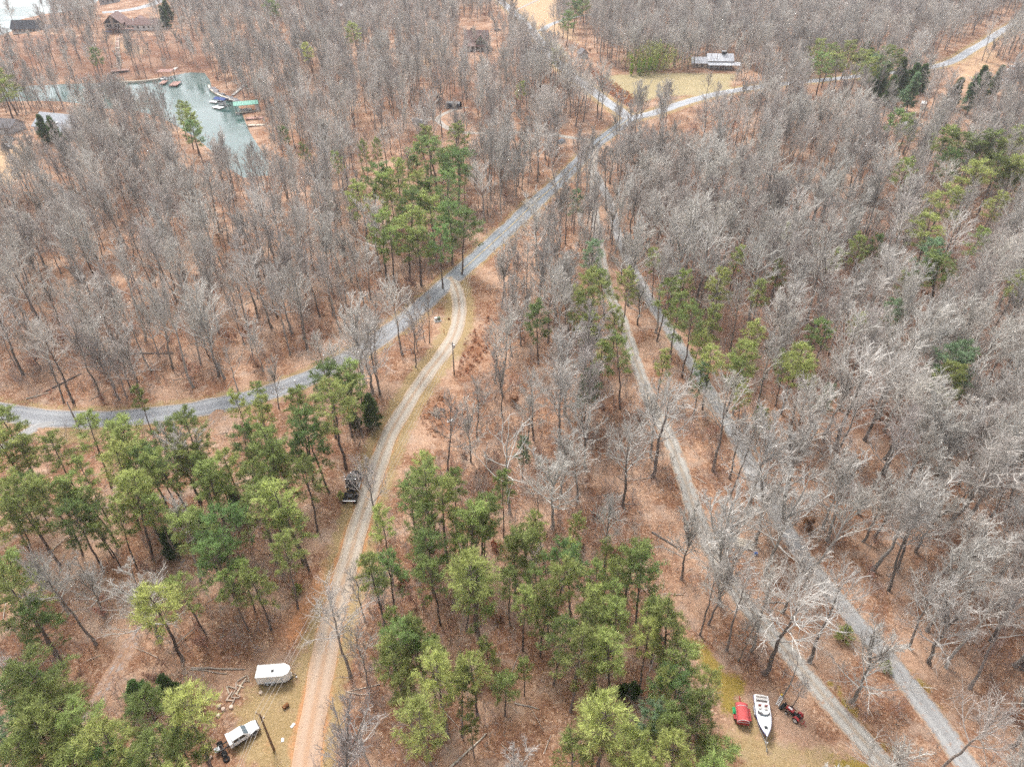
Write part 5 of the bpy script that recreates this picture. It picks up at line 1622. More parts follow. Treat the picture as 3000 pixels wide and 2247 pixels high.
MB().tube([(-1.2, -.3, .5), (-1.75, -.3, .45)], .04, 5).tube([(-1.2, .3, .5), (-1.75, .3, .45)], .04, 5).tube([(-1.75, -.45, .4), (-1.75, .45, .4)], .05, 6).tube([(-1.75, 0, .45), (-2.4, .1, .25)], .05, 6).build('hitch_implement', 'red_paint', t)

# step ladder lying on the leaves
a, rz, L_, mid = pose((2276, 2067), (2286, 2048))
t = thing('step_ladder', 'white step ladder with yellow top lying on leaves near the boat', 'ladder', a + Vector((0, 0, .10)), rz)
LL = 1.9
for s in (-1, 1): MB().box((LL / 2, s * .2, .02), (LL, .06, .08)).build('rail', 'white_worn', t)
for k in range(6): MB().box((.2 + k * .28, 0, .03), (.09, .36, .035)).build('step', 'white_worn', t)
MB().box((LL, 0, .03), (.24, .48, .10)).build('top_cap', 'yellow', t)

# ------------------------------------------------------------------ utility poles and wires
def utility_pole(foot, top, label, wood='pole_wood', arm=True, can=False, h=None):
    g = g1(*foot)
    d = ray(np.array([top[0]]), np.array([top[1]]))[0]
    tt = g.y / d[1]
    z = CAM_H + d[2] * tt
    hh = h or float(np.clip(z - g.z, 6.5, 13))
    t = thing('utility_pole', label, 'pole', g, 0.0, 'utility poles')
    MB().tube([(0, 0, -.3), (0, 0, hh * .5), (0, 0, hh)], [.17, .145, .11], 10).build('post', wood, t, smooth=True)
    if arm:
        MB().box((0, 0, hh - .45), (.12, 1.5, .12), rz=R(60)).build('crossarm', wood, t)
        for k in (-.65, 0, .65):
            MB().tube([(k * -math.sin(R(60)), k * math.cos(R(60)), hh - .40), (k * -math.sin(R(60)), k * math.cos(R(60)), hh - .18)], .05, 6).build('insulator', 'white_worn', t)
    if can:
        MB().tube([(.32, 0, hh - 1.5), (.32, 0, hh - .7)], .24, 12).build('transformer', 'galvanised', t)
    return t, hh


pA, hA = utility_pole((803, 2197), (789, 2090), 'brown utility pole standing in the yard by the white trailer')
pB, hB = utility_pole((1331, 1100), (1328, 1053), 'grey utility pole on the verge right of the dirt drive', 'pole_grey', can=True, h=9.0)
pC, hC = utility_pole((1428, 630), (1421, 545), 'utility pole with transformer beside the resurfaced road', 'pole_grey', can=True)
pD, hD = utility_pole((230, 1250), (197, 1184), 'short wooden pole on the near side of the main road bend', 'pole_grey', arm=False)
pE, hE = utility_pole((2952, 192), (2982, 108), 'tall utility pole beside the road past the white rocks', 'pole_wood')


def wire(a, b, sag, label, r=.016):
    a, b = Vector(a), Vector(b)
    pts = []
    for k in range(25):
        u = k / 24
        p = a.lerp(b, u); p.z -= sag * 4 * u * (1 - u); pts.append(p)
    o = MB().tube(pts, r, 4, cap=False).build('overhead_wire', 'wire')
    tag(o, label, 'wire', 'overhead wires')


def topof(p, h, k): return Vector(p.location) + Vector((k * -math.sin(R(60)), k * math.cos(R(60)), h - .18))


for k, w in ((-.65, 'lower'), (0, 'middle'), (.65, 'upper')):
    side = {'lower': 'on the road side', 'middle': 'in the middle of three', 'upper': 'on the far side'}[w]
    wire(topof(pA, hA, k), topof(pB, hB, k), 1.6, 'overhead wire along the dirt drive, %s of the poles' % side if w != 'middle' else 'overhead wire along the dirt drive, the middle one of three')
    wire(topof(pB, hB, k), topof(pC, hC, k), 1.8, 'overhead wire from the verge pole to the transformer pole, %s' % ('road side' if w == 'lower' else 'middle one' if w == 'middle' else 'woods side'))
    e = topof(pA, hA, k) + (topof(pA, hA, k) - topof(pB, hB, k)).normalized() * 60
    e = Vector((pA.location[0] - 2.2 + k * .6, 28, hA + 1.0))
    wire(topof(pA, hA, k), e, 1.0, 'overhead wire from the yard pole toward the viewer, %s' % ('west one' if w == 'lower' else 'middle one' if w == 'middle' else 'east one'))
wire(topof(pB, hB, 0), g1(1000, 1105) + Vector((0, 0, 7)), .8, 'single pale wire crossing above the dirt drive')

# ------------------------------------------------------------------ roadside boxes, mailboxes, posts
def mailbox(px, py, label, rz=0.0, col='white_worn'):
    t = thing('mailbox', label, 'mailbox', g1(px, py), rz, 'roadside mailboxes')
    MB().box((0, 0, .5), (.11, .11, 1.1)).build('post', 'pole_grey', t)
    arch = [(-.14, 1.05), (.14, 1.05), (.14, 1.2)] + [(.14 * math.cos(k * .52), 1.2 + .14 * math.sin(k * .52)) for k in range(1, 6)] + [(-.14, 1.2)]
    b = MB().prism(arch, -.28, .28).build('box', col, t)
    MB().box((.155, .1, 1.22), (.02, .16, .06)).build('flag', 'lamp_red', b)


mailbox(950, 1053, 'white mailbox on the left verge below the road curve', R(40))
mailbox(866, 1128, 'white mailbox on the near road edge behind the pine crowns', R(30))
mailbox(1311, 778, 'white mailbox across the road from the dirt drive mouth', R(45))
mailbox(1591, 512, 'white mailbox on the verge near the upper junction', R(45))
mailbox(1702, 420, 'white mailbox at the mouth of the gravel house drive', R(10))
mailbox(222, 1188, 'black mailbox beside the far edge of the main road', R(5), 'black_metal')
t = thing('utility_cabinet', 'grey utility cabinet on a pad between road and dirt drive', 'cabinet', g1(1282, 940), R(25))
MB().box((0, 0, .06), (1.7, 1.5, .16)).build('pad', 'concrete', t)
for x, m_ in ((-.42, 'galvanised'), (.38, 'siding_green')):
    b = MB().box((x, 0, .55), (.62, .62, .84)).build('box', m_, t, bevel=.03)
    MB().box((x, 0, .99), (.68, .68, .05)).build('lid', m_, b)
mk = MB().tube([(0, 0, -.1), (0, 0, 1.05)], .07, 8).tube([(0, 0, 1.05), (0, 0, 1.12)], [.08, .04], 8).build('marker_post', 'orange_plastic')
mk.location = g1(1301, 976); tag(mk, 'orange marker post on the leaves left of the dirt drive', 'post')
t = thing('stump', 'low rusty stump on the leaves near the utility cabinet', 'stump', g1(1315, 936))
MB().tube([(0, 0, -.1), (0, 0, .12), (.02, .01, .4)], [.36, .27, .22], 10).build('trunk', 'leaf_rust', t)

# ------------------------------------------------------------------ logs, brush, rubble
lrng = np.random.default_rng(33)


def log(pa, pb, r, label, m_='dead_wood', lift=.0, group='fallen logs'):
    a, b = g1(*pa), g1(*pb)
    pts = []
    for k in range(7):
        p = a.lerp(b, k / 6); p.z = hgt(np.array(p)[None])[0] + r * .9 + lift
        p += Vector((lrng.normal(0, .05), lrng.normal(0, .05), lrng.normal(0, .02))); pts.append(p - a)
    o = MB().tube(pts, [r * (1.1 - .5 * k / 6) for k in range(7)], 7).build('fallen_log', m_, None, smooth=True)
    o.location = a
    tag(o, label, 'log', group)


log((562, 1957), (718, 1960), .13, 'long pale fallen trunk lying left of the white trailer')
log((558, 1960), (665, 1974), .09, 'thin fallen trunk just below the long one beside the trailer')
log((510, 1902), (588, 1828), .10, 'fallen trunk leaning through brush under the lone pine', lift=.3)
log((1310, 2258), (1425, 2150), .14, 'long pale fallen trunk at the bottom edge among pines')
log((1508, 2060), (1580, 2076), .10, 'pale log on red leaves right of the small pine')
log((1910, 1560), (1985, 1605), .17, 'dark fallen trunk across leaves left of the inner drive', 'bark')
log((240, 1040), (510, 1036), .18, 'dark trunk lying across the left woods above the road', 'bark')
log((130, 1150), (240, 1095), .17, 'dark fallen trunk near the left end of the main road', 'bark')
log((75, 1170), (150, 1150), .14, 'pale fallen log at the left road verge')
log((1515, 1770), (1560, 1772), .10, 'thin broken trunk lying among pine stems', lift=.4)
log((2235, 1763), (2300, 1766), .13, 'pale log beside the inner gravel drive')
log((980, 1030), (998, 1012), .12, 'short pale log on the left road verge')
log((843, 835), (875, 828), .13, 'dark log lying in the woods left of the road', 'bark')
log((842, 1505), (858, 1485), .10, 'pale broken trunk among the left pines', lift=.2)
log((730, 1415), (690, 1425), .14, 'pale broken limb hanging low in the left pine stand', lift=.5)
# cut pieces by the trailer
for i, (px, py) in enumerate([(668, 2022), (680, 2014), (692, 2010), (700, 2022), (684, 2032), (672, 2040), (690, 2044), (704, 2010), (712, 2000), (720, 1996), (697, 2036), (676, 2052), (683, 2058), (709, 1988), (728, 1988)]):
    g = g1(px, py)
    o = MB().tube([(-.75, 0, .13), (.75, 0, .13)], [.13, .115], 9).build('cut_log', 'cut_wood')
    o.location = g; o.rotation_euler = (0, 0, R(45) + lrng.normal(0, .9)); s = lrng.uniform(.6, 1.0); o.scale = (s, s, s)
    tag(o, 'cut log in the heap between the white trailer and the pickup', 'log', 'cut logs heaped by the trailer')
for i, (px, py) in enumerate([(655, 2078), (640, 2096), (643, 2070), (678, 2072), (610, 2050), (765, 2002 + 28)]):
    g = g1(px, py)
    o = MB().tube([(0, 0, -.05), (0, 0, .32)], [.30, .27], 10).tube([(0, 0, .32), (.0, 0, .325)], [.24, .02], 10).build('log_round', 'cut_wood')
    o.location = g
    tag(o, ['grey log round nearest the heap of cut logs', 'grey log round closest to the big pine crowns', 'grey log round above the paired rounds', 'grey log round beside the dirt patch', 'grey log round at the brush edge far left', 'grey log round in front of the trailer'][i], 'log', 'log rounds in the yard')
log((604, 2228), (622, 2218), .26, 'short thick log behind the pickup frame', 'cut_wood')
t = MB().tube([(0, 0, .0), (0, 0, .02)], .01, 4)
mb = MB()
rg = [[(math.cos(a_) * (.30 + q[0]), math.sin(a_) * (.30 + q[0]), .11 + q[1]) for q in ((.1, -.1), (.13, 0), (.1, .1), (-.1, .1), (-.1, -.1))] for a_ in [2 * math.pi * k / 16 for k in range(17)]]
tire = MB().loft(rg, close=True, cap=False).build('loose_tyre', 'rubber', None, smooth=True)
tire.location = g1(664, 2224); tag(tire, 'loose dark tyre on the ground below the pickup frame', 'tyre')
drum = MB().tube([(-.42, 0, .29), (.42, 0, .29)], [.28, .28], 14).tube([(-.12, 0, .29), (-.08, 0, .29)], .30, 14).tube([(.12, 0, .29), (.16, 0, .29)], .30, 14).build('metal_drum', 'leaf_rust')
drum.location = g1(838, 2070); drum.rotation_euler = (0, 0, R(50)); tag(drum, 'rusty metal drum lying on the grass below the trailer', 'drum')
for i, (px, py, w_) in enumerate([(858, 2124, .7), (828, 2167, .55)]):
    o = MB().box((0, 0, .04), (w_, .4, .06), taper=(.9, .8)).box((.1, .05, .09), (w_ * .6, .2, .05)).build('scrap_board', 'white_worn')
    o.location = g1(px, py); o.rotation_euler = (0, 0, R(60 + i * 40)); tag(o, ['white scrap board on the grass beside the dirt drive', 'white scrap board near the foot of the yard pole'][i], 'board', 'scrap boards on the grass')
# pile of cut limbs on the rusty bracken
t = thing('brush_pile', 'heap of bleached cut limbs on rusty bracken right of the dirt drive', 'brush pile', g1(1278, 1212))
mbs = MB()
for k in range(46):
    a_ = lrng.uniform(0, 6.28); r_ = lrng.uniform(0, 2.0); ln = lrng.uniform(.8, 2.3); h = max(.08, .9 * (1 - r_ / 2.1)) * lrng.uniform(.4, 1)
    c = Vector((math.cos(a_) * r_, math.sin(a_) * r_, h)); az = lrng.uniform(0, 6.28); dz = lrng.normal(0, .15)
    d = Vector((math.cos(az), math.sin(az), dz)).normalized() * ln / 2
    m1 = MB().tube([c - d, c + d * .1 + Vector((0, 0, .05)), c + d], [.055, .05, .03], 5)
    m1.build('limb', 'dead_wood', t)
o = MB().box((0, 0, .10), (1.3, .7, .10)).box((.25, .1, .2), (.9, .5, .08), rz=.4).build('white_board', 'white_worn')
o.location = g1(1319, 1234); o.rotation_euler = (0, 0, R(20)); tag(o, 'white board lying just right of the brush pile', 'board')


def leaf_mass(name, label, poly, n, mats, hh, ln, seed, w=.05):
    rng_ = np.random.default_rng(seed); pl = gpoly(poly); lo, hi = pl.min(0), pl.max(0)
    P = rng_.uniform(lo, hi, (n * 3, 2)); P = P[inside(P, pl)][:n]
    clump = np.sin(P[:, 0] * 1.9 + 2 * np.sin(P[:, 1] * .8)) * np.sin(P[:, 1] * 1.6 + 1)
    P = P[rng_.random(len(P)) < np.clip(.45 + .6 * clump, .05, 1)]
    z = hgt(P) + rng_.random(len(P)) * hh
    vft = needles(rng_, np.column_stack([P, z]), rng_.standard_normal((len(P), 3)) + np.array([0, 0, .6]), 9, ln, w, .8)
    return tag(link(name, leaf_mesh(name, vft, mats)), label, 'bracken', kind='stuff')


leaf_mass('dead_bracken', 'rusty dead bracken around the brush pile', [(1225, 1195), (1280, 1155), (1372, 1195), (1395, 1255), (1320, 1300), (1240, 1270)], 420, 'leaf_rust', .35, .38, 1)
leaf_mass('dead_bracken', 'rusty dead bracken on the verge beyond the grey pole', [(1365, 990), (1432, 925), (1445, 1000), (1400, 1075), (1335, 1125), (1350, 1040)], 420, 'leaf_rust', .35, .38, 2)
leaf_mass('dead_bracken', 'rusty bank of dead growth beside the upper road', [(1725, 195), (1790, 240), (1885, 300), (1840, 315), (1750, 250)], 1300, 'leaf_rust', 1.0, .6, 3, .1)

# stacked sawn lumber beside the drive
t = thing('lumber_stack', 'stack of pale sawn boards beside the inner gravel drive', 'lumber', g1(2178, 1592), R(-18))
for k in range(14):
    MB().box((lrng.normal(0, .12), -1.0 + (k % 5) * .45 + lrng.normal(0, .03), .12 + (k // 5) * .10), (3.4 + lrng.normal(0, .3), .32, .07), rz=lrng.normal(0, .05)).build('board', 'deck_pale', t)
o = MB().box((0, 0, .25), (.6, .45, .5), taper=(.9, .9)).tube([(-.2, 0, .5), (0, 0, .62), (.2, 0, .5)], .03, 5).build('plastic_tub', 'blue_plastic')
o.location = g1(2213, 1624); tag(o, 'small blue plastic tub beside the lumber stack', 'tub')

# white rocks by the far road
def rock_mesh(seed):
    rng_ = np.random.default_rng(seed)
    n = 9; rings = []
    for i in range(5):
        ph = i / 4 * math.pi * .98 + .03
        rings.append([(math.sin(ph) * math.cos(2 * math.pi * k / n) * rng_.uniform(.75, 1.2), math.sin(ph) * math.sin(2 * math.pi * k / n) * rng_.uniform(.75, 1.2), .45 + .62 * -math.cos(ph) * rng_.uniform(.8, 1.1)) for k in range(n)])
    mb = MB().loft(rings)
    me = bpy.data.meshes.new('boulder'); me.from_pydata(mb.v, [], mb.f); return me


rms = []
for k in range(5):
    me = rock_mesh(k); me.materials.append(M['rock_white']); rms.append(me)
rp = gpoly([(2900, 255), (2915, 235), (2950, 215), (2975, 190), (3000, 188), (3000, 235), (2960, 250), (2930, 262)])
lo, hi = rp.min(0), rp.max(0)
RK = []
while len(RK) < 34:
    p = lrng.uniform(lo, hi)
    if inside(p[None], rp)[0]: RK.append(p)
mid_r = np.mean(RK, 0)
RK.sort(key=lambda p: np.hypot(*(p - mid_r)))
ORD = ['', 'second', 'third', 'fourth', 'fifth', 'sixth', 'seventh', 'eighth', 'ninth', 'tenth'] + ['%dth' % k for k in range(11, 400)]
for k in range(20, 400):
    if k % 10 in (1, 2, 3) and k % 100 not in (11, 12, 13): ORD[k - 1] = '%d%s' % (k, {1: 'st', 2: 'nd', 3: 'rd'}[k % 10])
for i, p in enumerate(RK):
    o = link('boulder', rms[i % 5]); s = lrng.uniform(.8, 2.1)
    o.location = (p[0], p[1], hgt(p[None])[0] - .15 * s); o.rotation_euler = (0, 0, lrng.uniform(0, 6)); o.scale = (s, s, s * lrng.uniform(.7, 1.1))
    tag(o, 'white boulder in the heap by the far road', 'boulder', 'white boulders heaped by the far road')
# ------------------------------------------------------------------ buildings
def gable(t, x0, x1, y0, y1, z0, h, rise, axis, wall, roof, over=.45, thick=.22, open_=False):
    """a block with a pitched roof; axis = direction of the ridge"""
    ym, xm = (y0 + y1) / 2, (x0 + x1) / 2
    w = None
    if not open_:
        if axis == 'x':
            w = MB().prism([(y0, z0), (y1, z0), (y1, z0 + h), (ym, z0 + h + rise), (y0, z0 + h)], x0, x1, 'x')
        else:
            w = MB().prism([(x0, z0), (x1, z0), (x1, z0 + h), (xm, z0 + h + rise), (x0, z0 + h)], y0, y1, 'y')
        w = w.build('wall', wall, t)
    zt = z0 + h
    r = MB()
    a, b, m, c, d = (y0, y1, ym, x0, x1) if axis == 'x' else (x0, x1, xm, y0, y1)
    k = rise / (m - a) * over
    prof = [(a - over, zt - k + .03), (m, zt + rise + .03), (b + over, zt - k + .03), (b + over, zt - k + thick), (m, zt + rise + thick), (a - over, zt - k + thick)]
    r.prism(prof, c - over, d + over, 'x' if axis == 'x' else 'y')
    return w, r.build('roof', roof, t)


def window(t, c, sx, sz, face, glass='dark_glass', frame='white_worn'):
    """window on a wall; face is the outward direction ('y-','x+','x-')"""
    x, y, z = c
    if face[0] == 'y':
        s = -1 if face[1] == '-' else 1
        f = MB().box((x, y + s * .03, z), (sx + .22, .06, sz + .22)).build('window', frame, t)
        MB().box((x, y + s * .05, z), (sx, .06, sz)).build('pane', glass, f)
    else:
        s = -1 if face[1] == '-' else 1
        f = MB().box((x + s * .03, y, z), (.06, sx + .22, sz + .22)).build('window', frame, t)
        MB().box((x + s * .05, y, z), (.06, sx, sz)).build('pane', glass, f)


def ribs(t, x0, x1, y0, y1, z0, z1, n, m_):
    """raised seams running down a metal roof slope from (y0,z0) to (y1,z1)"""
    for k in range(n):
        x = x0 + (x1 - x0) * (k + .5) / n
        MB().add([(x - .05, y0, z0), (x + .05, y0, z0), (x + .05, y1, z1), (x - .05, y1, z1), (x, y0, z0 + .09), (x, y1, z1 + .09)], [(0, 4, 5, 3), (4, 1, 2, 5), (0, 1, 4), (3, 5, 2)]).build('roof_seam', m_, t)


# lakeside house with a tall glazed gable
t = thing('lake_house', 'brown-roofed lakeside house with tall glazed gable above the wooden stairs', 'house', g1(337, 96), R(6))
gable(t, -5.5, 5.5, 0, 15, -1.5, 7.2, 4.6, 'y', 'siding_tan', 'roof_brown', .8)
gable(t, 5.5, 27, 4, 12, -1.2, 5.0, 2.6, 'x', 'siding_white', 'roof_brown', .6)
gable(t, 8, 17, 11, 19, 0, 4.6, 2.4, 'y', 'siding_white', 'roof_brown', .5)
ch = MB().box((0, -.35, 3.6), (1.7, .9, 10.2)).build('chimney', 'stone', t)
for s in (-1, 1):
    MB().add([(s * 1.1, -.05, 5.6), (s * 4.6, -.05, 5.6), (s * 4.6, -.05, 6.4), (s * 1.1, -.05, 9.2)], [(0, 1, 2, 3) if s > 0 else (3, 2, 1, 0)]).build('gable_window', 'dark_glass', t)
    for x in (1.6, 3.3): window(t, (s * (x + .2), 0, 3.9), 1.3, 2.0, 'y-')
    window(t, (s * 2.8, 0, .6), 1.6, 1.5, 'y-')
for x in (8, 11, 14, 18, 21, 24): window(t, (x, 4, 2.2), 1.3, 1.5, 'y-')
d = MB().box((9.6, 3.97, 1.9), (1.0, .08, 2.1)).build('door', 'siding_tan', t)
MB().box((9.95, 3.9, 1.9), (.08, .06, .2)).build('handle', 'chrome', d)
dk = MB().box((4.5, -1.7, 2.4), (18, 3.0, .22)).build('deck', 'deck_wood', t)
rl = MB()
for k in range(13): rl.box((-4.3 + k * 1.48, -3.15, 2.95), (.12, .12, 1.0))
rl.box((4.5, -3.15, 3.45), (18, .14, .1)).build('railing', 'deck_wood', dk)
for k in range(5): MB().box((-4 + k * 4.2, -3.0, .6), (.25, .25, 3.6)).build('deck_post', 'deck_wood', t)
MB().box((12.5, 3.2, 6.9), (.7, .7, 1.6)).build('flue', 'white_worn', t)
MB().prism([(-4.8, 1.0), (-1.2, 1.0), (-1.2, 1.5), (-4.8, 1.5)], -3.6, -3.3).build('deck_tarp', 'blue_plastic', t)

t = thing('dark_roof_house', 'house with near-black roof on the shore at the upper left corner', 'house', g1(78, 97), R(4))
gable(t, -9.5, 9.5, 0, 10, -1, 3.9, 4.2, 'x', 'siding_tan', 'roof_dark', .7)
gable(t, 9.5, 26, 2, 9, -1, 3.2, 1.8, 'x', 'siding_tan', 'roof_slate', .5)
for x in (-7, -4, -1, 3, 6, 13, 17, 21): window(t, (x, 0 if x < 9 else 2, 1.4), 1.5, 1.3, 'y-')
MB().box((8.5, 5, 7.4), (1.1, 1.1, 2.4)).build('chimney', 'stone', t)
d = MB().box((1.0, -.03, .7), (1.1, .08, 2.1)).build('door', 'siding_white', t)
MB().box((-2, -1.8, .1), (12, 3.2, .2)).build('deck', 'deck_grey', t)

t = thing('grey_roof_house', 'grey-shingled house by the lake arm behind two dark cedars', 'house', g1(160, 398), R(-16))
gable(t, -9.5, 9.5, 0, 12, -1, 4.4, 3.8, 'x', 'siding_grey', 'roof_grey', .6)
gable(t, 3.0, 9.0, -5.5, 1.0, -1, 4.0, 2.2, 'y', 'siding_grey', 'roof_grey', .5)
for x in (-7, -4, -1): window(t, (x, 0, 1.6), 1.4, 1.4, 'y-')
window(t, (9.5, 4, 2.0), 1.6, 1.4, 'x+'); window(t, (9.5, 8, 2.0), 1.6, 1.4, 'x+'); window(t, (4.4, -5.5, 1.4), 1.0, 1.3, 'y-')
MB().box((7.0, -5.53, .5), (2.6, .08, 2.3)).build('garage_door', 'siding_white', t)
MB().box((-3, 4, 7.2), (.5, .5, .9)).build('flue', 'white_worn', t)
MB().box((1.6, 2.0, 5.0), (1.0, 1.2, .18), ry=0).build('skylight', 'white_worn', t)

t = thing('small_grey_house', 'small house with dark grey roof at the left edge', 'house', g1(2, 392), R(-10))
gable(t, -7, 6, 0, 8, -1, 3.6, 2.4, 'x', 'siding_grey', 'roof_slate', .5)
for x in (-4, 0, 3): window(t, (x, 0, 1.4), 1.3, 1.2, 'y-')
d = MB().box((1.5, -.03, .6), (1.0, .08, 2.0)).build('door', 'siding_white', t)

t = thing('craftsman_house', 'green-gabled house with steep brown roof among trees right of the footpath', 'house', g1(1394, 150), R(-4))
gable(t, -6.5, 6.5, 0, 12, -.5, 4.6, 6.2, 'x', 'siding_white', 'roof_brown', .8)
gable(t, .2, 6.0, -1.0, 6.0, 3.8, 2.0, 3.2, 'y', 'siding_green', 'roof_brown', .6)
gable(t, -8.5, -6.5, 3, 9, -.5, 3.0, 1.4, 'y', 'siding_white', 'roof_brown', .4)
MB().add([(-6.8, -3.2, 3.0), (7.0, -3.2, 3.0), (7.0, .3, 4.1), (-6.8, .3, 4.1), (-6.8, -3.2, 3.2), (7.0, -3.2, 3.2), (7.0, .3, 4.3), (-6.8, .3, 4.3)], [(3, 2, 1, 0), (4, 5, 6, 7), (0, 1, 5, 4), (1, 2, 6, 5), (3, 0, 4, 7)]).build('porch_roof', 'roof_brown', t)
for k in range(5): MB().box((-6.2 + k * 3.1, -2.9, 1.3), (.3, .3, 3.4)).build('porch_post', 'siding_white', t)
MB().box((.1, -1.6, -.2), (13.4, 3.2, .35)).build('porch_floor', 'deck_grey', t)
for x in (2.3, 3.9): window(t, (x, -1.0, 5.2), 1.2, 1.5, 'y-')
for x in (-4.5, -1.8, 3.8): window(t, (x, 0, 1.6), 1.3, 1.5, 'y-')
window(t, (-6.5, 3, 4.6), 1.2, 1.4, 'x-'); window(t, (-6.5, 7, 4.6), 1.2, 1.4, 'x-')
d = MB().box((1.0, -.03, .9), (1.1, .08, 2.1)).build('door', 'siding_green', t)
MB().box((-3.0, 6, 10.6), (1.2, .9, 2.0)).build('chimney', 'stone', t)

t = thing('metal_roof_house', 'house with stepped white metal roofs and dark chimney at the wood edge', 'house', g1(2112, 206), R(-3))
gable(t, -7, 6.5, 2.5, 11, -.3, 4.6, 2.6, 'x', 'siding_grey', 'roof_metal', .6)
gable(t, -15.5, -7.3, 3, 10, -.3, 3.2, 2.2, 'x', 'siding_tan', 'roof_metal', .6)
MB().add([(-7.4, -1.2, 2.5), (10.5, -1.2, 2.5), (10.5, 2.6, 3.5), (-7.4, 2.6, 3.5), (-7.4, -1.2, 2.66), (10.5, -1.2, 2.66), (10.5, 2.6, 3.66), (-7.4, 2.6, 3.66)], [(3, 2, 1, 0), (4, 5, 6, 7), (0, 1, 5, 4), (1, 2, 6, 5), (3, 0, 4, 7)]).build('porch_roof', 'roof_metal', t)
ribs(t, -7.4, 10.5, -1.2, 2.6, 2.66, 3.66, 18, 'roof_metal')
for k in range(7): MB().box((-7 + k * 2.85, -1.0, 1.0), (.18, .18, 2.9)).build('porch_post', 'deck_grey', t)
for x in (-5, -2, 2, 5, -13, -10): window(t, (x, 2.5 if x > -7 else 3, 1.5), 1.3, 1.3, 'y-')
d = MB().box((.2, 2.47, .8), (1.0, .08, 2.1)).build('door', 'deck_wood', t)
c = MB().box((1.6, 6.5, 7.6), (2.2, 1.5, 1.4)).build('chimney', 'roof_dark', t)
MB().box((1.6, 6.5, 8.4), (2.5, 1.8, .2)).build('chimney_cap', 'roof_metal', c)

t = thing('garden_shed', 'small weathered shed with peaked grey roof near the upper road', 'shed', g1(1712, 172), R(20))
gable(t, -2.4, 2.4, 0, 5, -.3, 2.8, 2.2, 'y', 'deck_grey', 'roof_slate', .4)
d = MB().box((0, -.03, 1.0), (1.4, .08, 2.1)).build('door', 'black_metal', t)

t = thing('tarp_shelter', 'black arched tarp shelter at the end of the gravel loop', 'shelter', g1(1330, 316), R(-12))
arc = [(math.cos(k * math.pi / 8) * 2.3, .9 + math.sin(k * math.pi / 8) * 1.9) for k in range(9)]
arc = [(2.3, -.2)] + arc + [(-2.3, -.2)]
MB().loft([[(x, y, z) for y, z in arc] for x in (-3.2, -1, 1, 3.2)], close=True, cap=False).build('cover', 'tarp_black', t)
for x in (-3.2, 0, 3.2): MB().tube([(x, y * 1.02, z * 1.02) for y, z in arc], .05, 5).build('hoop', 'steel', t)
MB().prism([(y * .97, z) for y, z in arc], -3.0, -2.9, 'x').build('back_panel', 'tarp_black', t)

t = thing('far_house', 'grey house at the very top edge beside the lakeside drive', 'house', g1(318, 13), R(8))
gable(t, -7, 7, 0, 10, -1, 5, 3, 'x', 'siding_grey', 'roof_slate', .6)
for x in (-4, 0, 4): window(t, (x, 0, 2), 1.6, 1.5, 'y-')
MB().box((2.2, -.03, .5), (3, .08, 2.4)).build('garage_door', 'siding_white', t)
t = thing('far_house', 'half hidden white-roofed cottage in the woods at the top', 'house', g1(1006, 26), R(0))
gable(t, -4, 4, 0, 6, -1, 3, 1.6, 'x', 'siding_tan', 'roof_metal', .5)
for x in (-2, 2): window(t, (x, 0, 1), 1.2, 1.2, 'y-')
MB().box((0, -.03, .4), (1, .08, 2)).build('door', 'deck_wood', t)
t = thing('hidden_shed', 'white-roofed shed half hidden by bare trees on the upper right', 'shed', g1(2668, 388), R(25))
gable(t, -3.2, 3.2, 0, 5, -.3, 2.6, 1.5, 'x', 'siding_grey', 'roof_metal', .4)
MB().box((0, -.03, .9), (1.4, .08, 2.0)).build('door', 'deck_grey', t)


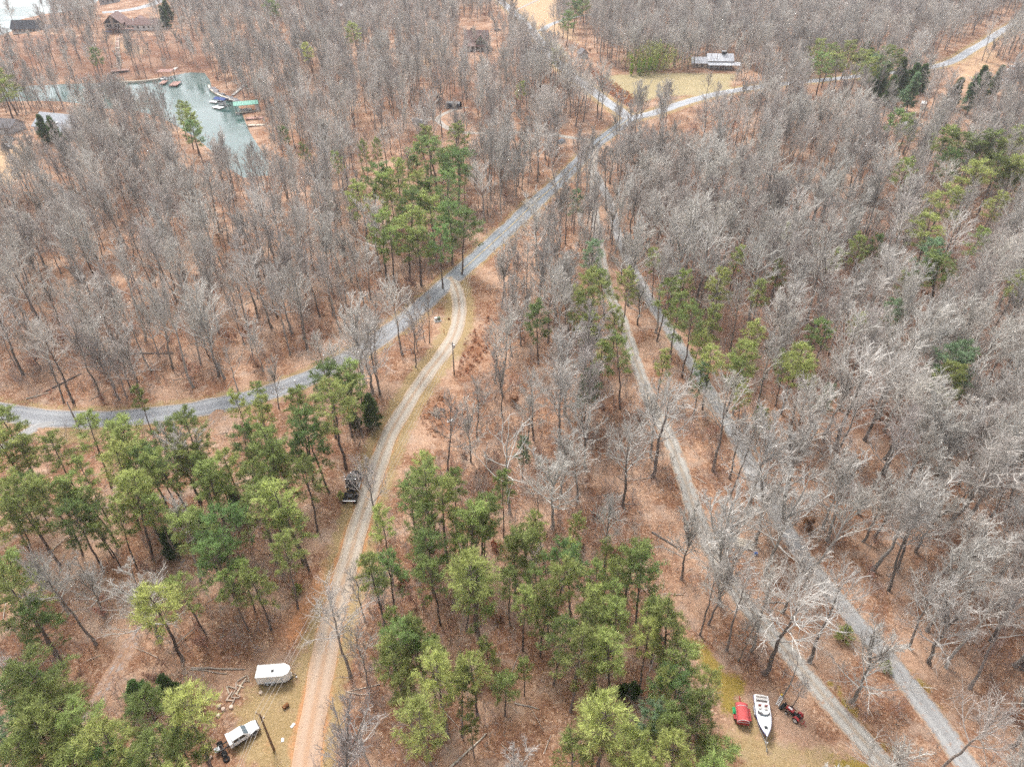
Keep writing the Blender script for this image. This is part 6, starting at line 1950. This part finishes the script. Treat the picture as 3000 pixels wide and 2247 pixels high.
# ------------------------------------------------------------------ cars
def car(px, py, rz, label, paint, kind='suv'):
    t = thing('parked_car' if kind != 'pickup' else 'parked_pickup', label, 'car' if kind != 'pickup' else 'pickup', g1(px, py), rz, 'cars parked at the houses')
    if kind == 'pickup':
        b = [(-2.7, [(0, .5), (.9, .5), (.97, .8), (.95, 1.05), (0, 1.05)]), (1.2, [(0, .48), (.92, .48), (1, .8), (.95, 1.08), (0, 1.1)]), (2.6, [(0, .5), (.86, .5), (.92, .8), (.84, 1.0), (0, 1.06)]), (2.75, [(0, .55), (.78, .55), (.8, .8), (.7, .92), (0, .95)])]
        c = [(-.55, [(0, 1.05), (.93, 1.05), (.78, 1.66), (0, 1.72)]), (.75, [(0, 1.05), (.93, 1.05), (.78, 1.68), (0, 1.74)]), (1.4, [(0, 1.06), (.9, 1.06), (.86, 1.1), (0, 1.12)])]
    else:
        b = [(-2.3, [(0, .45), (.85, .45), (.93, .75), (.88, 1.0), (0, 1.05)]), (1.0, [(0, .42), (.92, .42), (1, .75), (.94, 1.02), (0, 1.06)]), (2.1, [(0, .45), (.85, .45), (.92, .72), (.82, .92), (0, .98)]), (2.3, [(0, .5), (.72, .5), (.75, .7), (.66, .82), (0, .86)])]
        c = [(-2.15, [(0, 1.02), (.88, 1.02), (.84, 1.1), (0, 1.14)]), (-1.75, [(0, 1.02), (.92, 1.02), (.74, 1.6), (0, 1.66)]), (.35, [(0, 1.02), (.92, 1.02), (.76, 1.62), (0, 1.68)]), (1.25, [(0, 1.02), (.88, 1.02), (.84, 1.06), (0, 1.1)])]
    MB().loft(loft_body(b, .92)).build('body', paint, t, bevel=.04)
    MB().loft(loft_body(c, .92)).build('cabin', paint, t, bevel=.04)
    xa = .78 if kind == 'pickup' else .40
    MB().add([(xa + .56, -.74, 1.14), (xa + .56, .74, 1.14), (xa + .04, .64, 1.66), (xa + .04, -.64, 1.66)], [(0, 1, 2, 3)]).build('windshield', 'dark_glass', t)
    for s in (-1, 1):
        MB().add([(-.45 if kind == 'pickup' else -1.6, s * .862, 1.12), (xa + .2, s * .862, 1.12), (xa - .1, s * .735, 1.58), (-.45 if kind == 'pickup' else -1.6, s * .735, 1.58)], [(0, 1, 2, 3)]).build('side_window', 'dark_glass', t)
        for x in (-1.55, 1.5): wheel(t, x, s * .8, .35, .22)
        MB().box((2.28 if kind != 'pickup' else 2.72, s * .58, .78), (.08, .28, .14)).build('headlight', 'lamp_clear', t)
        MB().box((-2.32 if kind != 'pickup' else -2.72, s * .7, .85), (.06, .2, .2)).build('tail_light', 'lamp_red', t)
    if kind == 'pickup':
        MB().box((-1.65, 0, 1.056), (1.9, 1.5, .02)).build('bed', 'black_metal', t)
        for s in (-1, 1): MB().box((-1.65, s * .83, 1.1), (2.05, .12, .12)).build('bed_rail', paint, t)
    return t


car(264, 388, R(20), 'white pickup parked on the tan yard beside the grey-roofed house', 'white_paint', 'pickup')
car(1222, 358, R(14), 'silver car parked at the end of the gravel drive', 'car_silver')
car(1238, 366, R(14), 'dark car parked beside the silver one on the gravel', 'car_dark')
car(1458, 92, R(25), 'dark car beside the green-gabled house', 'car_dark')
car(30, 412, R(-15), 'dark car near the small house at the left edge', 'car_dark')
car(24, 434, R(-10), 'silver car in the tan yard at the left edge', 'car_silver')
car(346, 40, R(0), 'white car on the lakeside drive behind the brown-roofed house', 'white_paint')
# a van with a long box beyond the cedars
t = thing('box_van', 'white box van parked between dark cedars on the upper right', 'van', g1(2702, 318), R(62))
MB().box((-.9, 0, 1.75), (4.6, 2.2, 2.3)).build('box', 'white_worn', t, bevel=.05)
cabv = loft_body([(1.4, [(0, .6), (.95, .6), (1, 1.2), (.85, 2.2), (0, 2.25)]), (2.2, [(0, .6), (.95, .6), (1, 1.2), (.82, 2.05), (0, 2.1)]), (2.8, [(0, .6), (.95, .6), (.98, 1.15), (.9, 1.25), (0, 1.3)]), (3.5, [(0, .6), (.85, .6), (.88, 1.0), (.8, 1.1), (0, 1.15)])], 1.0)
MB().loft(cabv).build('cab', 'white_worn', t, bevel=.04)
MB().add([(2.76, -.8, 1.35), (2.76, .8, 1.35), (2.3, .75, 2.02), (2.3, -.75, 2.02)], [(0, 1, 2, 3)]).build('windshield', 'dark_glass', t)
for s in (-1, 1):
    for x in (-1.9, 2.6): wheel(t, x, s * .88, .4, .25)
for y in (-.5, .5): MB().box((-3.22, y, 1.7), (.04, .95, 2.0)).build('rear_door', 'white_worn', t)
# vehicle under a blue-grey cover
t = thing('covered_car', 'car under a blue-grey cover beside the gravel house drive', 'car', g1(1645, 418), R(60))
MB().loft(loft_body([(-2.2, [(0, .1), (.85, .1), (.8, .7), (0, .9)]), (-1.6, [(0, .08), (.98, .08), (.86, 1.1), (0, 1.45)]), (.4, [(0, .08), (1, .08), (.86, 1.1), (0, 1.55)]), (1.3, [(0, .08), (.98, .08), (.9, .85), (0, 1.05)]), (2.3, [(0, .1), (.8, .1), (.7, .6), (0, .75)])], .98)).build('cover', 'car_blue', t, bevel=.08)
for s in (-1, 1):
    for x in (-1.4, 1.4): wheel(t, x, s * .84, .32, .2)

# ------------------------------------------------------------------ lake shore: stairs, docks, boats
ga, gb = g1(352, 207), g1(347, 112)
d = gb - ga; ln = math.hypot(d.x, d.y); rz = math.atan2(d.y, d.x)
t = thing('wooden_stairway', 'long wooden stairway running down the bank to the lake', 'stairs', ga, rz)
n = 46
for k in range(n):
    u = (k + .5) / n; zz = hgt(np.array([[ga.x + d.x * u, ga.y + d.y * u]]))[0] - ga.z + .5
    MB().box((ln * u, 0, zz), (ln / n * .96, 1.9, .10)).build('step', 'deck_wood', t)
for s in (-1, 1):
    pts = [(ln * u, s * .98, hgt(np.array([[ga.x + d.x * u, ga.y + d.y * u]]))[0] - ga.z + 1.5) for u in np.linspace(0, 1, 20)]
    h = MB().tube(pts, .10, 5).build('handrail', 'deck_pale', t)
    for p in pts[::2]: MB().box((p[0], p[1], p[2] - .75), (.14, .14, 1.6)).build('post', 'deck_wood', h)
for u in (.28, .52, .76):
    zz = hgt(np.array([[ga.x + d.x * u, ga.y + d.y * u]]))[0] - ga.z + .58
    MB().box((ln * u, 0, zz), (1.8, 2.4, .12)).build('landing', 'deck_pale', t)
MB().box((-2.2, 0, .45), (4.4, 9.5, .2)).build('platform', 'deck_wood', t)
for y in (-4.3, 0, 4.3): MB().box((-4.0, y, -.2), (.25, .25, 1.6)).build('pier', 'deck_wood', t)


def small_boat(loc, rz, label, paint='white_gel', L=6.0):
    t = thing('moored_boat', label, 'boat', loc, rz, 'boats at the docks')
    rg = []
    for u in np.linspace(0, 1, 9):
        bw = 1.1 * (1 - max(0, (u - .4) / .6) ** 2.2) + .03; x = -L / 2 + L * u
        rg.append([(x, 0, -.2 + .5 * max(0, (u - .6) / .4) ** 2), (x, bw * .85, .15), (x, bw, .75 + .25 * u), (x, 0, .76 + .25 * u), (x, -bw, .75 + .25 * u), (x, -bw * .85, .15)])
    MB().loft(rg).build('hull', paint, t)
    MB().box((-.9, 0, .84), (2.6, 1.6, .08)).build('cockpit', 'carpet_grey', t)
    MB().add([(.5, -.85, .95), (.8, 0, .97), (.5, .85, .95), (.1, .75, 1.45), (.35, 0, 1.5), (.1, -.75, 1.45)], [(0, 1, 4, 5), (1, 2, 3, 4)]).build('windshield', 'dark_glass', t)
    MB().box((-2.4, 0, 1.0), (.6, 1.7, .3)).build('bench', 'vinyl', t)
    return t


def dock(px, py, rz, label, w, dpt, z, planks, m_, posts=True, roof=None):
    p = at_z(np.array([px]), np.array([py]), np.array([LAKE_Z]))[0]
    t = thing('boat_dock', label, 'dock', (p[0], p[1], LAKE_Z), rz, 'docks around the cove')
    for k in range(planks):
        MB().box((-w / 2 + w * (k + .5) / planks, 0, z), (w / planks * .95, dpt, .14)).build('plank', m_, t)
    for s in (-1, 1): MB().box((0, s * (dpt / 2 - .1), z - .2), (w, .16, .26)).build('beam', 'deck_wood', t)
    if posts:
        for x in (-w / 2 + .2, 0, w / 2 - .2):
            for y in (-dpt / 2 + .2, dpt / 2 - .2): MB().tube([(x, y, -2.2), (x, y, z + .5)], .14, 7).build('pile', 'deck_wood', t)
    return t


# dock with a red-brown roof deck and boat lift under the far bank
t = dock(480, 246, R(5), 'left brown finger of the two-finger dock under the bank', 3.0, 7, .75, 8, 'deck_red')
t = dock(514, 250, R(5), 'right brown finger of the two-finger dock under the bank', 4.4, 9, .75, 11, 'deck_red')
p = at_z(np.array([490.]), np.array([228.]), np.array([LAKE_Z]))[0]
t = thing('boathouse', 'open boathouse with flat reddish roof deck against the far bank', 'boathouse', (p[0], p[1], LAKE_Z), R(5))
for x in (-3.4, 3.4):
    for y in (-3, 3): MB().box((x, y, 1.2), (.25, .25, 5.0)).build('post', 'deck_wood', t)
for k in range(12): MB().box((-3.5 + k * .64, 0, 3.7), (.6, 7, .16)).build('roof_board', 'deck_red', t)
MB().tube([(-3.6, -3.4, 4.7), (3.6, -3.4, 4.7)], .07, 5).tube([(-3.6, -3.4, 3.7), (-3.6, -3.4, 4.7)], .07, 5).tube([(3.6, -3.4, 3.7), (3.6, -3.4, 4.7)], .07, 5).tube([(0, -3.4, 3.7), (0, -3.4, 4.7)], .07, 5).build('railing', 'deck_wood', t)
MB().box((3.6, 5.5, 3.4), (2, 6, .16)).build('ramp', 'deck_grey', t)
small_boat((p[0] + .3, p[1] - 6.5, LAKE_Z + .35), R(-85), 'white boat between the two dock fingers under the bank', L=6)
# seawall under the stairs and rock bank right of the cove
def strip(name, label, cat, pts, w, z0, z1, m_):
    q_ = at_z(*np.array(pts, float).T, LAKE_Z)
    L2 = spline(q_[:, :2], 2.0)
    T2 = np.gradient(L2, axis=0); T2 /= np.linalg.norm(T2, axis=1)[:, None]; N2 = np.stack([-T2[:, 1], T2[:, 0]], -1)
    rg = []
    for p_, n_ in zip(L2, N2):
        a_, b_ = p_ - n_ * w / 2, p_ + n_ * w / 2
        rg.append([(a_[0], a_[1], z0), (a_[0], a_[1], z1), (b_[0], b_[1], z1), (b_[0], b_[1], z0)])
    o = MB().loft(rg).build(name, m_)
    tag(o, label, cat)
    return o


strip('seawall', 'pale low seawall along the far shore below the stairs', 'wall', [(355, 244), (400, 243), (455, 237), (470, 234)], 1.2, LAKE_Z - 1, LAKE_Z + .9, 'deck_pale')
strip('seawall', 'pale timber seawall curving round the right shore of the cove', 'wall', [(612, 254), (618, 266), (640, 282), (672, 294), (700, 306)], 1.0, LAKE_Z - 1, LAKE_Z + .9, 'deck_pale')
rr = at_z(*np.array([(620, 258), (640, 272), (662, 282), (690, 292), (704, 300)], float).T, LAKE_Z + .8)
RL = spline(rr[:, :2], 1.2)
rb = []
for k in range(3):
    me = rock_mesh(50 + k); me.materials.append(M['riprap']); rb.append(me)
for i, p_ in enumerate(RL):
    o = link('shore_rock', rb[i % 3]); s = lrng.uniform(.7, 1.2)
    q_ = p_ + lrng.normal(0, .7, 2); o.location = (q_[0], q_[1], LAKE_Z + .3); o.scale = (s * 1.3, s * 1.1, s); o.rotation_euler = (0, 0, lrng.uniform(0, 6))
    tag(o, 'grey rock in the bank behind the curved seawall', 'rock', 'grey rocks banked behind the seawall')
# lift with a dark blue canopy
p = at_z(np.array([652.]), np.array([308.]), np.array([LAKE_Z]))[0]
t = thing('boat_lift', 'boat lift with dark blue canopy on the right shore of the cove', 'boat lift', (p[0], p[1], LAKE_Z), R(-25))
for x in (-3.2, 3.2):
    for y in (-1.7, 1.7): MB().tube([(x, y, -2), (x, y, 3.0)], .11, 6).build('post', 'steel', t)
MB().prism([(-2.0, 2.8), (2.0, 2.8), (2.0, 2.95), (0, 3.7), (-2.0, 2.95)], -3.5, 3.5, 'x').build('canopy', 'canvas_blue', t)
small_boat((p[0], p[1], LAKE_Z + .5), R(-25), 'white boat hoisted under the dark blue canopy', L=5.4)
dock(628, 302, R(-25), 'small white float beside the dark blue boat lift', 4.5, 2.4, .5, 6, 'white_worn', False)
dock(640, 318, R(-30), 'white platform in front of the dark blue boat lift', 5.5, 3.4, .5, 8, 'white_worn', False)
dock(676, 296, R(-25), 'grey dock linking the blue canopy lift to the shore', 7, 3.0, .9, 10, 'deck_grey')
# green roofed boathouse
p = at_z(np.array([726.]), np.array([328.]), np.array([LAKE_Z]))[0]
t = thing('boathouse', 'open boathouse with bright green metal roof on the cove', 'boathouse', (p[0], p[1], LAKE_Z), R(20))
gable(t, -5.6, 5.6, -2.4, 2.4, 0, 3.9, 1.1, 'x', 'siding_white', 'roof_green', .4, .16, open_=True)
ribs(t, -5.8, 5.8, -2.85, 0, 3.86, 5.18, 14, 'roof_green')
for x in (-5.3, 0, 5.3):
    for y in (-2.2, 2.2): MB().box((x, y, .9), (.22, .22, 6.0)).build('post', 'deck_grey', t)
for k in range(14): MB().box((-5.4 + k * .83, -3.2, .75), (.8, 1.5, .14)).build('plank', 'deck_pale', t)
MB().box((4.8, -2.0, 2.2), (1.8, .12, 2.6)).build('side_panel', 'white_worn', t)
small_boat((p[0] - .8, p[1] - .3, LAKE_Z + .5), R(20), 'boat with dark cockpit under the green boathouse roof', L=6.2)
dock(748, 352, R(8), 'reddish dock below the green-roofed boathouse', 8.5, 3.0, .9, 12, 'deck_red')
dock(752, 372, R(4), 'pale dock nearest the viewer on the right shore', 8.0, 2.4, .8, 11, 'deck_pale')
dock(254, 268, R(2), 'small pale float in the left arm of the lake', 3.6, 2.0, .4, 5, 'white_worn', False)
dock(287, 254, R(-4), 'small white float near the dead tree in the left arm', 3.2, 1.8, .4, 5, 'white_worn', False)
# sloping walkway to the shore
ga, gb = g1(682, 282), g1(716, 252)
d = gb - ga
t = thing('gangway', 'sloping grey walkway from the green boathouse up the bank', 'walkway', ga, math.atan2(d.y, d.x))
ln = math.hypot(d.x, d.y)
for k in range(16): MB().box((ln * (k + .5) / 16, 0, .4 + d.z * (k + .5) / 16), (ln / 16 * .94, 1.8, .12)).build('plank', 'deck_grey', t)
for s in (-1, 1): MB().tube([(0, s * .9, 1.3), (ln, s * .9, 1.3 + d.z)], .07, 5).build('handrail', 'deck_pale', t)

# ------------------------------------------------------------------ evergreen clumps by the white-roofed house
crng = np.random.default_rng(77)
gc = g1(1912, 206)
t = thing('bamboo_grove', 'tall sage-green bamboo clump with rounded top beside the lawn', 'bamboo', gc)
n = 150
p0 = np.column_stack([crng.normal(0, 4.2, n), crng.normal(0, 3.0, n), np.zeros(n)])
out = p0 * .10; out[:, 2] = 1
C0 = curve(crng, p0, out, 13 + 3 * crng.random(n) - 0.3 * np.hypot(p0[:, 0], p0[:, 1]), 8, -.02, .05)
link('culms', raw_mesh('culms', *sticks(C0, .05, .02, 3), 'needle_lime'), t)
tt = .25 + .75 * crng.random((n, 16)); P_, D_ = along(C0, tt); P_ = P_.reshape(-1, 3) + crng.normal(0, .45, (n * 16, 3))
link('foliage', leaf_mesh('foliage', needles(crng, P_, crng.normal(0, 1, P_.shape) + [0, 0, -.2], 8, .55, .055, .8), 'needle_lime'), t)
t = thing('vine_covered_trees', 'bright yellow-green vine-clad stems in front of the bamboo clump', 'tree', g1(1880, 222))
n = 9
p0 = np.column_stack([crng.uniform(-7, 7, n), crng.uniform(-2, 2, n), np.zeros(n)])
C0 = curve(crng, p0, np.array([[0, 0, 1.]]) + .12 * crng.standard_normal((n, 3)), crng.uniform(5, 11, n), 8, .02, .05)
link('trunk', raw_mesh('stems', *sticks(C0, .16, .05, 5), 'bark'), t)
tt = .1 + .9 * crng.random((n, 90)); P_, D_ = along(C0, tt); P_ = P_.reshape(-1, 3) + crng.normal(0, .5, (n * 90, 3)) * (1.1 - tt.reshape(-1, 1) * .6)
link('crown', leaf_mesh('crown', needles(crng, P_, crng.normal(0, 1, P_.shape), 7, .45, .06, .8), 'leaf_bright'), t)
# ------------------------------------------------------------------ labels for the trees: kind, look and which one, counted from things one can find
def lm(px, py): return np.array(G(px, py)[0][:2])


MARKS = [('the black semi truck', lm(1035, 1440)), ('the white cargo trailer', lm(805, 2000)), ('the white pickup', lm(690, 2175)), ('the white boat', lm(2240, 2110)), ('the red tractor', lm(2322, 2095)),
         ('the brush pile', lm(1280, 1212)), ('the dirt drive mouth', lm(1330, 830)), ('the grey utility cabinet', lm(1282, 940)), ('the lumber stack', lm(2178, 1592)), ('the grey verge pole', lm(1331, 1100)),
         ('the yard pole', lm(803, 2197)), ('the short pole at the road bend', lm(230, 1250)), ('the transformer pole', lm(1428, 630)), ('the upper junction', lm(1845, 350)), ('the white mailbox below the road curve', lm(950, 1053)),
         ('the gravel drive fork on the left', lm(120, 1248)), ('the two-track path', lm(398, 1864)), ('the bottom left corner', lm(0, 2247)), ('the bottom right corner', lm(3000, 2247)), ('the log by the inner drive', lm(2270, 1765)),
         ('the right edge, halfway up', lm(3000, 1100)), ('the right edge, a quarter up', lm(3000, 1700)), ('the left edge, halfway up', lm(0, 1050)), ('the left edge, a quarter up', lm(0, 1700)), ('the middle of the bottom edge', lm(1500, 2247)),
         ('the small pine cluster by the road', lm(1240, 640)), ('the dark trunk lying in the left woods', lm(380, 1038)), ('the fallen trunk left of the inner drive', lm(1945, 1585)), ('the pale log among the pines', lm(1545, 2070)),
         ('the boulder heap', lm(2950, 230)), ('the white box van', lm(2702, 318)), ('the metal-roofed house', lm(2112, 206)), ('the grey-roofed house', lm(160, 390)), ('the green boathouse', lm(726, 330)), ('the green-gabled house', lm(1394, 150)),
         ('the parked silver car', lm(1222, 358)), ('the brown-roofed lake house', lm(337, 96)), ('the gravel track bend', lm(2385, 558)), ('the white mailbox across from the dirt drive', lm(1311, 778)),
         ('the bottom end of the inner drive', lm(2560, 2215)), ('the bottom end of the outer drive', lm(2810, 2220)), ('the bottom end of the dirt drive', lm(895, 2240)), ('the moss patch', lm(2090, 1940))]
MX = np.array([m[1] for m in MARKS])
KINDW = {'bare': ('bare tree', 'bare trees'), 'pine': ('pine', 'pines'), 'cedar': ('cedar', 'cedars')}
for kind, lst in (('bare', single_bare), ('pine', [t for t in conifers if t['kind'] == 'pine']), ('cedar', [t for t in conifers if t['kind'] == 'cedar'])):
    by = {}
    for t_ in lst:
        p = np.array([t_['x'], t_['y']]); dd = np.hypot(*(MX - p).T); k = int(np.argmin(dd))
        by.setdefault(k, []).append((dd[k], t_))
    for k, ts in by.items():
        ts.sort(key=lambda q_: q_[0])
        for i, (dist_, t_) in enumerate(ts):
            rank = ('closest' if i == 0 else ORD[i] + ' closest') if k not in (17, 18, 20, 21, 22, 23, 24) else ('closest' if i == 0 else ORD[i] + ' closest')
            o = t_['obj']
            o['label'] = '%s %s, %s to %s' % (t_['pro'][-1], KINDW[kind][0], rank, MARKS[k][0])
            o['category'] = 'tree'
            o['group'] = {'bare': 'bare trees in the nearer woods', 'pine': 'pines', 'cedar': 'cedars'}[kind]

# ------------------------------------------------------------------ the air: thin even haze
hm = bpy.data.materials.new('haze'); hm.use_nodes = True
ht = hm.node_tree; ht.nodes.remove(ht.nodes['Principled BSDF'])
pv_ = ht.nodes.new('ShaderNodeVolumePrincipled')
pv_.inputs['Color'].default_value = (0.86, 0.90, 1.0, 1)
pv_.inputs['Density'].default_value = 0.00012
pv_.inputs['Anisotropy'].default_value = 0.2
ht.links.new(pv_.outputs[0], ht.nodes['Material Output'].inputs['Volume'])
M['haze'] = hm
hz = MB().box((0, 1750, 43.5), (7200, 6800, 111)).build('haze', 'haze')
tag(hz, kind='stuff')
